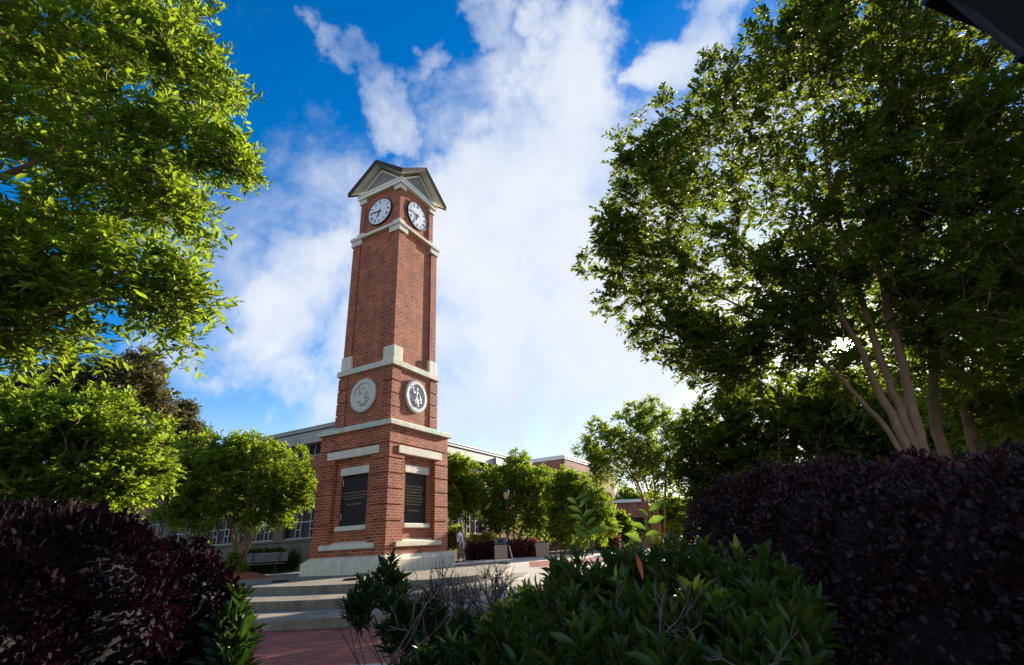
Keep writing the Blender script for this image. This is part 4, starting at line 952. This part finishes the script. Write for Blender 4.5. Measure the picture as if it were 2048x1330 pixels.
# brown tinged trees beyond the left tree, bushes and trees far off on the right
vase_tree('bronze_tree', 0, 45, (230, 1090), [lobe(240, 800, 45, 80), lobe(170, 790, 45, 75), lobe(90, 800, 45, 70), lobe(300, 810, 45, 45), lobe(270, 740, 45, 45), lobe(20, 820, 45, 70)],
          'leaf_brown', 73, 'tall brown tinged tree beyond the left crown', 420, leaf=.24, twig=.8, bark='bark_dark', r0=.16)
vase_tree('bronze_tree', 0, 47, (365, 1090), [lobe(365, 850, 47, 30), lobe(345, 880, 47, 34), lobe(390, 885, 47, 30), lobe(370, 825, 47, 16)],
          'leaf_brown', 79, 'small brown tinged tree top rising right of the larger bronze tree', 150, leaf=.22, twig=.7, bark='bark_dark', r0=.12)
for px, py, D, r, sd, lab, mt in ((1345, 1030, 37, 34, 83, 'bright rounded tree seen through the fanned myrtle stems', 'leaf_bright'), (1258, 1000, 60, 24, 84, 'yellow green tree top above the low brick annex', 'leaf_bright'),
                                  (1365, 1035, 55, 34, 85, 'distant green tree left of the right purple hedge', 'leaf_mid'), (1310, 1005, 75, 26, 86, 'far pale green tree behind the myrtle stems', 'leaf_mid'), (1225, 1050, 42, 28, 87, 'low yellow green tree in front of the brick annex', 'leaf_bright')):
    vase_tree('small_tree', 0, D, (px, 1085), [lobe(px, py, D, r), lobe(px - r * .8, py + r * .5, D, r * .7), lobe(px + r * .8, py + r * .4, D, r * .75)], mt, sd, lab, 130, 'small trees beyond the plaza', leaf=.2, twig=.5, stems=4, per=6)

# ------------------------------------------------------------------ hedges and shrubs
def hedge(name, lobes, n, leafL, leafW, mat, seed, label, cat='hedge', shape=OVAL, thick=.10, sprigs=0, sprigL=.16, group=None, zmin=None, core=.86, base=None):
    rng = np.random.default_rng(seed); b = np.array(base if base is not None else [*np.mean([l[0] for l in lobes], axis=0)[:2], 0]); b[2] = gz(b[0], b[1])
    root = thing(name, b, label, cat, 0, group)
    C = np.array([l[0] for l in lobes]); Rr = np.array([l[1] for l in lobes])
    w = np.array([r[0] * r[2] for r in Rr]); w = w / w.sum()
    N = int(n * 1.8); idx = rng.choice(len(lobes), N, p=w); d = unit(rng.normal(size=(N, 3)))
    lump = 1 + .07 * np.sin(d[:, 0] * 7 + idx) * np.cos(d[:, 1] * 6 + d[:, 2] * 5)
    t = 1 - thick * np.abs(rng.normal(size=N)) * .9 + .05 * rng.random(N)
    pos = C[idx] + d * Rr[idx] * (t * lump)[:, None]
    inside = np.zeros(N, bool)
    for k in range(len(lobes)):
        q = np.linalg.norm((pos - C[k]) / Rr[k], axis=1); inside |= (q < .80) & (idx != k)
    keep = ~inside & (pos[:, 2] > (zmin if zmin is not None else -9)); pos, d = pos[keep][:n], d[keep][:n]
    n = len(pos)
    ld = unit(d * .75 + rng.normal(size=(n, 3)) * .6 + [0, 0, .25]); upv = unit(d * .6 + [0, 0, .7]) + rng.normal(size=(n, 3)) * .5
    s = .65 + .7 * rng.random(n)
    P, D_, U_, SZ = [pos], [ld], [upv], [s]
    stems = MB()
    if sprigs:
        k = rng.choice(n, min(n, sprigs), replace=False); q = d[k]; c = pos[k]
        sel = q[:, 2] > -.2; c, q = c[sel], q[sel]; e = c + unit(q * .7 + [0, 0, .75] + rng.normal(size=c.shape) * .35) * (sprigL * (.4 + .9 * rng.random(len(c))))[:, None]
        for a_, e_ in zip(c, e): stems.tube([a_ - b - (e_ - a_) * .4, (a_ + e_) / 2 - b, e_ - b], [.003, .0025, .0015], 3)
        for tt in np.linspace(.2, 1, 6):
            m = len(c); P.append(c + (e - c) * tt); D_.append(unit(e - c) * .7 + rng.normal(size=(m, 3)) * .6); U_.append(rng.normal(size=(m, 3)) + [0, 0, .6]); SZ.append(np.full(m, .85 - .3 * tt))
    pos, ld, upv, s = (np.concatenate(a) for a in (P, D_, U_, SZ))
    leaves('foliage', pos - b, ld, upv, leafL * s, leafW * s, shape, mat, root, rng)
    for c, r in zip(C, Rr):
        if r[2] * core > .12: stems.ball(c - b, r * core, 12, 8)  # solid black core stands in for deep shade between the leaves
    stems.build('stems', 'shade_core', root, smooth=True)  # sprig stems and painted shade cores in one mesh
    return root
def ell(x, y, z, rx, ry, rz): return (np.array([x, y, z], float), np.array([rx, ry, rz], float))
# purple hedge on the right
hr = [ell(2.80, 6.9, .30, .74, .78, 1.06), ell(2.95, 6.9, .75, .62, .6, .62), ell(3.05, 6.1, .34, .82, .8, 1.08), ell(3.2, 6.0, .8, .75, .7, .60), ell(3.1, 5.2, .30, .82, .85, 1.03), ell(3.15, 4.3, .24, .86, .85, .97), ell(3.2, 3.5, .14, .85, .8, .93), ell(3.25, 2.7, .10, .9, .8, .90), ell(3.3, 1.9, .05, .9, .8, .88),
      ell(3.7, 6.6, .3, .9, .9, 1.0), ell(4.1, 5.6, .3, 1.0, 1, 1.02), ell(4.1, 4.4, .25, 1, 1, 1.0), ell(4.2, 3.3, .2, 1, 1, .98), ell(2.6, 3.4, -.2, .5, .8, .6), ell(2.6, 2.6, -.3, .5, .7, .6)]
hedge('purple_hedge', hr, 95000, .047, .031, 'leaf_purple', 101, 'tall dark purple leaved hedge filling the lower right corner', thick=.09, sprigs=1300, sprigL=.17, core=.84)
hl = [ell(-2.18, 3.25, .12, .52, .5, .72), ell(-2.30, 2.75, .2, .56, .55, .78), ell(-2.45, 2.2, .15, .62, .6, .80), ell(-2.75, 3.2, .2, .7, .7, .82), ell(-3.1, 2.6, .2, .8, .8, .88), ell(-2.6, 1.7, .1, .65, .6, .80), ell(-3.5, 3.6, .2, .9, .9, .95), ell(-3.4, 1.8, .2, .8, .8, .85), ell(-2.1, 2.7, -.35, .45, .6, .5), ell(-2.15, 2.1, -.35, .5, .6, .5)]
hedge('purple_hedge', hl, 110000, .037, .024, 'leaf_purple_shaded', 103, 'dark purple leaved hedge filling the lower left corner', thick=.09, sprigs=1400, sprigL=.12, core=.84)

def shrub(name, lobes, nros, leafL, leafW, mat, seed, label, per=9, twigs=(), group=None, fill=0.5, base=None, fat=0.0, zlow=-.55):
    """rosettes of narrow blades at the ends of branching stems"""
    rng = np.random.default_rng(seed); C = np.array([l[0] for l in lobes]); Rr = np.array([l[1] for l in lobes])
    b = np.array(base if base is not None else [*C.mean(axis=0)[:2], 0.]); b[2] = gz(b[0], b[1])
    root = thing(name, b, label, 'shrub', 0, group)
    w = np.array([r[0] * r[2] for r in Rr]); w /= w.sum(); idx = rng.choice(len(lobes), nros, p=w); d = unit(rng.normal(size=(nros, 3)) + [0, 0, .35])
    u = np.where(rng.random(nros) < fill, .45 + .4 * rng.random(nros), .80 + .42 * rng.random(nros) ** 1.6)
    tips = C[idx] + d * Rr[idx] * u[:, None]
    tips[:, 2] = np.maximum(tips[:, 2], zlow + .1 * rng.random(nros))
    axis = unit(d * .55 + [0, 0, .8] + rng.normal(size=(nros, 3)) * .28)
    st = MB()
    for i, (t, a) in enumerate(zip(tips, axis)):
        if i % 6:
            st.tube([t - a * .14 - b, t - b], [.004, .0025], 4); continue
        o = np.array([b[0], b[1], b[2]]) * .72 + np.array([t[0], t[1], b[2]]) * .28; o[:2] += rng.normal(size=2) * .08
        q = t - a * .16; m = (q + o) / 2 + rng.normal(size=3) * [.07, .07, .03]
        st.tube([o - b, m - b, q - b, t - b], [.006, .005, .004, .0025], 4)
    n = nros * per; k = np.tile(np.arange(per), nros); T = np.repeat(tips, per, axis=0); A = np.repeat(axis, per, axis=0)
    e1 = unit(np.cross(A, [.3, .2, 1.0])); e2 = np.cross(A, e1)
    ph = k * 2.4 + np.repeat(rng.random(nros) * 6.28, per) + rng.normal(size=n) * .25
    lay = k / (per - 1); open_ = .30 + .78 * lay + rng.normal(size=n) * .16           # inner blades stand up, outer ones spread
    rad = e1 * np.cos(ph)[:, None] + e2 * np.sin(ph)[:, None]
    ld = A * np.cos(open_)[:, None] + rad * np.sin(open_)[:, None]
    pos = T - A * (.07 * lay * leafL / .085)[:, None] + rad * .004
    up = A * np.sin(open_)[:, None] - rad * np.cos(open_)[:, None] + rng.normal(size=(n, 3)) * .15
    up = np.where(np.einsum('ij,ij->i', up, ld)[:, None] > 2, up, up)
    s = (.62 + .38 * np.sin(math.pi * (.25 + .6 * lay))) * (.75 + .5 * rng.random(n)) * np.repeat(.75 + .5 * rng.random(nros), per)
    leaves('foliage', pos - b, ld, up, leafL * s, leafW * s * (.85 + .3 * rng.random(n)), LANCE, mat, root, rng, smooth=True)
    st.build('stems', 'bark_dark', root, smooth=True)
    return root, b
def dead_twigs(bases, root, b, seed, n=5, depth=3, L=.30, lean=.5, mat='twig_grey', r=.007):
    rng = np.random.default_rng(seed)
    def go(p, d, l, r, k):
        q = p + d * l * .5 + rng.normal(size=3) * .02 * l; e = p + d * l + rng.normal(size=3) * .05 * l
        mb.tube([p - b, q - b, e - b], [r, r * .85, r * .62], 5)
        if k == 0: return
        for _ in range(rng.integers(2, 4)):
            go(e if rng.random() < .75 else q, unit(d + rng.normal(size=3) * .42 + [0, 0, .12]), l * (.5 + .3 * rng.random()), r * .62, k - 1)
    for p in bases:
        mb = MB()
        for _ in range(n): go(np.array(p) + rng.normal(size=3) * [.05, .05, 0], unit(rng.normal(size=3) * lean + [0, 0, 1.0]), L * (.7 + .5 * rng.random()), r, depth)
        mb.build('bare_branch', mat, root, smooth=True)
# the big glossy shrub in front
gl = [lobe(1170, 1200, 3.5, 78), lobe(1270, 1190, 3.4, 85), lobe(1370, 1190, 3.4, 85), lobe(1470, 1200, 3.3, 75), lobe(1560, 1195, 3.2, 62), lobe(1610, 1230, 3.0, 45), lobe(1110, 1200, 3.7, 55), lobe(1080, 1260, 3.6, 60),
      lobe(1150, 1290, 3.1, 90), lobe(1280, 1290, 2.9, 100), lobe(1420, 1300, 2.7, 110), lobe(1540, 1290, 2.8, 90), lobe(1020, 1310, 3.3, 70), lobe(1600, 1330, 2.6, 70), lobe(1210, 1380, 2.6, 110), lobe(1380, 1400, 2.4, 120), lobe(1060, 1390, 2.8, 90), lobe(1520, 1400, 2.4, 110),
      lobe(1300, 1230, 3.9, 110), lobe(1450, 1230, 3.9, 100)]
gs, gb = shrub('glossy_shrub', gl, 850, .118, .033, 'leaf_shrub', 201, 'large glossy green shrub with whorled narrow leaves in front of the right purple hedge', per=10)
dead_twigs([atd(1400, 1330, 2.55), atd(1460, 1310, 2.6), atd(1240, 1290, 2.8)], gs, gb, 5, n=1, depth=3, L=.16, lean=.35, r=.0055)
dead_twigs([atd(1330, 1420, 2.3), atd(1560, 1400, 2.3)], gs, gb, 6, n=1, depth=3, L=.20, lean=.55, r=.006)
# two tall young shoots
def shoot(px, py, D, top, seed, nl, L):
    rng = np.random.default_rng(seed); a = np.array(atd(px, py, D)); e = np.array(atd(top[0], top[1], D - .1)); m = (a + e) / 2 + [.03, 0, .02]
    t = np.linspace(0, 1, 9)[:, None]; path = (1 - t) ** 2 * a + 2 * t * (1 - t) * m + t * t * e
    MB().tube([p - gb for p in path], list(np.linspace(.005, .002, 9)), 5).build('shoot_stem', 'bark_dark', gs, smooth=True)
    P = []; Dd = []; U = []
    right = np.array(RT); ax = unit(e - a)
    for i in range(nl):
        f = .25 + .75 * i / (nl - 1); k = f * 8; p = path[int(k)] if k >= 8 else path[int(k)] * (1 - k % 1) + path[int(k) + 1] * (k % 1)
        sd = 1 if i % 2 else -1
        P.append(p); Dd.append(right * sd * (.9 + .3 * rng.random()) + ax * (.35 + .5 * rng.random()) + np.array(FW) * rng.normal() * .3); U.append(ax * 1.0 - np.array(FW) * (.5 + .5 * rng.random()))
    s = .75 + .45 * rng.random(nl)
    leaves('shoot_leaves', np.array(P) - gb, np.array(Dd), np.array(U), L * s, L * .42 * s, LANCE, 'leaf_shoot', gs, rng, smooth=True)
shoot(1185, 1110, 3.2, (1150, 1000), 1, 10, .088); shoot(1275, 1110, 2.9, (1298, 1022), 3, 6, .085)
dl = thing('dead_leaf', atd(1278, 1130, 3.0), 'orange red dead leaf hanging on the glossy shrub', 'leaf')
a = np.array(atd(1272, 1105, 3.0)) - np.array(dl.location); e = np.array(atd(1287, 1160, 2.95)) - np.array(dl.location)
leaves('blade', np.array([a]), np.array([e - a]), np.array([-np.array(FW)]), np.linalg.norm(e - a), .028, LANCE, 'rust_leaf', dl)
# the lower shrub with bare twigs before the steps
ml = [lobe(765, 1165, 5.4, 34), lobe(780, 1140, 5.4, 24), lobe(730, 1200, 5.2, 28), lobe(722, 1230, 5.1, 20), lobe(780, 1225, 4.9, 40), lobe(835, 1245, 4.7, 30), lobe(860, 1205, 4.9, 18), lobe(905, 1305, 4.2, 40), lobe(975, 1300, 4.0, 48), lobe(1030, 1275, 3.9, 44),
      lobe(860, 1325, 4.0, 36), lobe(820, 1278, 4.6, 26), lobe(700, 1212, 5.1, 18), lobe(845, 1230, 4.8, 26), lobe(885, 1268, 4.6, 30), lobe(800, 1255, 4.7, 34), lobe(950, 1262, 4.4, 26), lobe(930, 1350, 3.6, 70), lobe(1050, 1225, 4.2, 34), lobe(1010, 1340, 3.4, 72), lobe(850, 1380, 3.6, 50)]
ms, mb_ = shrub('glossy_shrub', ml, 390, .112, .028, 'leaf_shade', 211, 'low glossy shrub with bare grey twigs and a green tuft in front of the steps', per=10, base=[-.75, 4.6, 0])
dead_twigs([atd(x, y, D) for x, y, D in ((850, 1250, 4.8), (890, 1255, 4.7), (925, 1250, 4.6), (960, 1250, 4.5), (1000, 1240, 4.4), (870, 1230, 4.9), (980, 1235, 4.5))], ms, mb_, 7, n=6, depth=3, L=.185, lean=.46, r=.0090)
dead_twigs([atd(790, 1330, 4.0), atd(760, 1350, 4.0)], ms, mb_, 9, n=2, depth=2, L=.26, lean=.9, mat='bark_dark', r=.008)
# small shrub at the edge of the left hedge
sl_ = [lobe(462, 1210, 3.7, 18), lobe(474, 1250, 3.6, 20), lobe(456, 1262, 3.6, 26), lobe(468, 1300, 3.5, 24), lobe(448, 1320, 3.4, 32), lobe(455, 1365, 3.3, 36)]
shrub('glossy_shrub', sl_, 75, .125, .030, 'leaf_shade', 221, 'small glossy green shrub growing at the right end of the left purple hedge', per=10)
# clipped planting on the far side of the plaza
def lowrow(px0, px1, py, D, h, depth, k):
    o = []
    for i in range(k):
        p = atd(px0 + (px1 - px0) * (i + .5) / k, py, D); o.append(ell(p.x, p.y, .0 + h * .45, mpp(px0, py, D) * (px1 - px0) / k * .75, depth, h * .55))
    return o
hedge('low_purple_hedge', lowrow(936, 993, 1105, 34.6, .95, .6, 4), 2600, .14, .09, 'leaf_purple', 301, 'low clipped purple hedge between the walking person and the litter bin', shape=DIAMOND, thick=.06, core=.92)
hedge('low_pink_hedge', lowrow(1020, 1076, 1103, 35.2, 1.0, .6, 4), 2600, .14, .09, 'leaf_pink', 303, 'low clipped hedge with sunlit pink top right of the lamp post', shape=DIAMOND, thick=.06, sprigs=200, sprigL=.3, core=.9)
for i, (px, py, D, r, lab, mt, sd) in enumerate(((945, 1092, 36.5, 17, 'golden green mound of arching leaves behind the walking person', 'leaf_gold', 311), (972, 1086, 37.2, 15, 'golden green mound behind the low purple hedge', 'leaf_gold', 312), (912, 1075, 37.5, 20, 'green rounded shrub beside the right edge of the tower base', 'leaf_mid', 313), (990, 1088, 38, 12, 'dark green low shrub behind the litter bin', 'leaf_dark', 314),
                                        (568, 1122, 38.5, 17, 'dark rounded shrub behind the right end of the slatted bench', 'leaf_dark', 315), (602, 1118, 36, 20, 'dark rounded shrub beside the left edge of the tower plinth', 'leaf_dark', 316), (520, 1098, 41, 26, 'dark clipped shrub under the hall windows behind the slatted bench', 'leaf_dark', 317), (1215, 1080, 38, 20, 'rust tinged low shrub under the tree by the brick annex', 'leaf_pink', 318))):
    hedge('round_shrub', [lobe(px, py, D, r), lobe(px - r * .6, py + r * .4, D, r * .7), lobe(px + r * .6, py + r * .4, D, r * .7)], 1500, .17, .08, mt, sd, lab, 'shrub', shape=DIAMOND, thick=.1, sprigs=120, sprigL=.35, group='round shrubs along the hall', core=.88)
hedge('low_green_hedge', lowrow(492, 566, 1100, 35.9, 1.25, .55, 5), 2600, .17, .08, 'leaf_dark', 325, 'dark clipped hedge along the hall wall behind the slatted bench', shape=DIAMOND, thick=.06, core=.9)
# ivy like sprout at the foot of the pale trunked tree
hedge('round_shrub', [lobe(466, 1120, 25.8, 12), lobe(486, 1136, 25.6, 8)], 500, .13, .06, 'leaf_mid', 331, 'small green sprouts at the foot of the pale trunked tree', 'shrub', shape=DIAMOND, thick=.2, group='round shrubs along the hall', core=.6)

# ------------------------------------------------------------------ the person
def skin_mesh(name, pts, edges, rad, mat, parent, levels=2):
    me = bpy.data.meshes.new(name); me.from_pydata(pts, edges, []); me.update()
    o = bpy.data.objects.new(name, me); COL.objects.link(o); me.materials.append(M[mat]); o.parent = parent
    m = o.modifiers.new('skin', 'SKIN'); m.use_smooth_shade = True
    sv = me.skin_vertices[0].data
    for i, r in enumerate(rad): sv[i].radius = r if hasattr(r, '__len__') else (r, r); sv[i].use_root = (i == 0)
    o.modifiers.new('sub', 'SUBSURF').levels = levels; o.modifiers['sub'].render_levels = levels
    return o
pp = atd(921, 1123, 31.0)
# faces local -x (walks to the left in the picture); local y points away from the camera
per = thing('person', (pp.x, pp.y, -.02), 'person walking left past the tower in loose white shirt and camouflage trousers', 'person', RAD(-7)); per.scale = (1.12,) * 3
J = dict(pelvis=(0, 0, .92), waist=(0, 0, 1.05), chest=(-.015, 0, 1.27), neck=(-.02, 0, 1.42), head=(-.045, 0, 1.50), crown=(-.04, 0, 1.64),
         shn=(.0, -.17, 1.36), eln=(.10, -.24, 1.13), wrn=(-.02, -.25, .95), han=(-.07, -.25, .90), shf=(-.02, .17, 1.36), elf=(-.02, .22, 1.12), wrf=(-.13, .22, .93), haf=(-.17, .22, .86),
         hpn=(0, -.09, .90), knn=(.02, -.10, .50), ann=(.22, -.10, .13), ton=(.10, -.10, .03), hpf=(0, .09, .90), knf=(-.10, .09, .49), anf=(-.14, .09, .09), tof=(-.28, .09, .03))
nm_ = list(J); R_ = dict(pelvis=(.13, .11), waist=(.12, .095), chest=(.15, .11), neck=.052, head=.082, crown=.075, shn=.055, eln=.042, wrn=.030, han=.036, shf=.055, elf=.042, wrf=.030, haf=.036, hpn=.085, knn=.058, ann=.040, ton=.034, hpf=.085, knf=.058, anf=.040, tof=.034)
E_ = [('pelvis', 'waist'), ('waist', 'chest'), ('chest', 'neck'), ('neck', 'head'), ('head', 'crown'), ('chest', 'shn'), ('shn', 'eln'), ('eln', 'wrn'), ('wrn', 'han'), ('chest', 'shf'), ('shf', 'elf'), ('elf', 'wrf'), ('wrf', 'haf'),
      ('pelvis', 'hpn'), ('hpn', 'knn'), ('knn', 'ann'), ('ann', 'ton'), ('pelvis', 'hpf'), ('hpf', 'knf'), ('knf', 'anf'), ('anf', 'tof')]
pts = [J[k] for k in nm_]; ed = [(nm_.index(a), nm_.index(b)) for a, b in E_]; rd = [R_[k] for k in nm_]
for hand, sgn, dx in (('han', -1, -.05), ('haf', 1, -.04)):                 # five fingers on each hand
    h = Vector(J[hand])
    for q in range(5):
        a = h + Vector((-.012 + .012 * q * .6, (-.024 + .012 * q), -.028)) if q < 4 else h + Vector((-.03, 0, -.002))
        b_ = a + (Vector((dx * .4 + .006 * q, 0, -.036 - .006 * (q in (1, 2)))) if q < 4 else Vector((-.02, 0, -.026))); c_ = b_ + Vector((dx * .15, 0, -.022))
        i = len(pts); pts += [tuple(a), tuple(b_), tuple(c_)]; ed += [(nm_.index(hand), i), (i, i + 1), (i + 1, i + 2)]; rd += [.0095, .0085, .007]
skin_mesh('body', pts, ed, rd, 'skin', per, 1)
fm = MB(); fm.ball((-.125, 0, 1.545), (.022, .016, .022), 8, 6); fm.ball((-.045, -.083, 1.55), (.018, .010, .026), 8, 5); fm.ball((-.045, .083, 1.55), (.018, .010, .026), 8, 5); fm.ball((-.112, 0, 1.503), (.018, .024, .007), 8, 5); fm.build('face_features', 'skin', per, smooth=True)
ey = MB(); ey.ball((-.112, -.03, 1.572), (.010, .011, .007), 8, 5); ey.ball((-.112, .03, 1.572), (.010, .011, .007), 8, 5); ey.build('eyes', 'hair', per, smooth=True)
hr_ = MB(); hr_.ball((-.025, 0, 1.625), (.098, .088, .085), 14, 9); hr_.build('hair', 'hair', per, smooth=True)
skin_mesh('shirt', [(0, 0, .86), (0, 0, 1.02), (-.012, 0, 1.22), (-.015, 0, 1.36), (0, -.17, 1.37), (.08, -.225, 1.18), (-.02, .17, 1.37), (-.02, .215, 1.18), (.05, -.03, .84)],
          [(0, 1), (1, 2), (2, 3), (3, 4), (4, 5), (3, 6), (6, 7), (0, 8)], [(.17, .155), (.165, .15), (.18, .145), (.13, .10), .085, .085, .085, .085, .13], 'shirt', per)
skin_mesh('trousers', [(0, 0, .88), (0, -.09, .84), (.02, -.10, .50), (.18, -.10, .17), (0, .09, .84), (-.10, .09, .49), (-.13, .09, .13)], [(0, 1), (1, 2), (2, 3), (0, 4), (4, 5), (5, 6)], [(.14, .13), .105, .092, .082, .105, .092, .085], 'camo', per)
for a_, b_ in (((.24, -.10, .13), (.12, -.10, .035)), ((-.12, .09, .055), (-.30, .09, .035))):
    skin_mesh('shoe', [a_, b_], [(0, 1)], [.052, .045], 'shoe', per)
tw = thing('grey_towel', (pp.x, pp.y, -.02), 'grey cloth hanging from the shoulder and side of the walking person', 'cloth', RAD(-7)); tw.scale = (1.12,) * 3
skin_mesh('cloth', [(-.09, -.17, 1.38), (-.13, -.19, 1.22), (-.12, -.19, 1.06)], [(0, 1), (1, 2)], [(.045, .03), (.05, .025), (.045, .02)], 'grey_cloth', tw)
skin_mesh('cloth_end', [(.12, -.20, 1.02), (.20, -.20, .85), (.24, -.20, .68)], [(0, 1), (1, 2)], [(.06, .04), (.08, .05), (.09, .04)], 'grey_cloth', tw)
bt = thing('green_bottle', (pp.x + .17, pp.y - .24, -.02), 'green plastic bottle hanging low behind the walking person', 'bottle')
MB().lathe([(.01, .36), (.07, .37), (.08, .42), (.08, .56), (.05, .62), (.028, .65), (.028, .69), (.005, .70)], 14).build('bottle_body', 'green_plastic', bt, smooth=True)
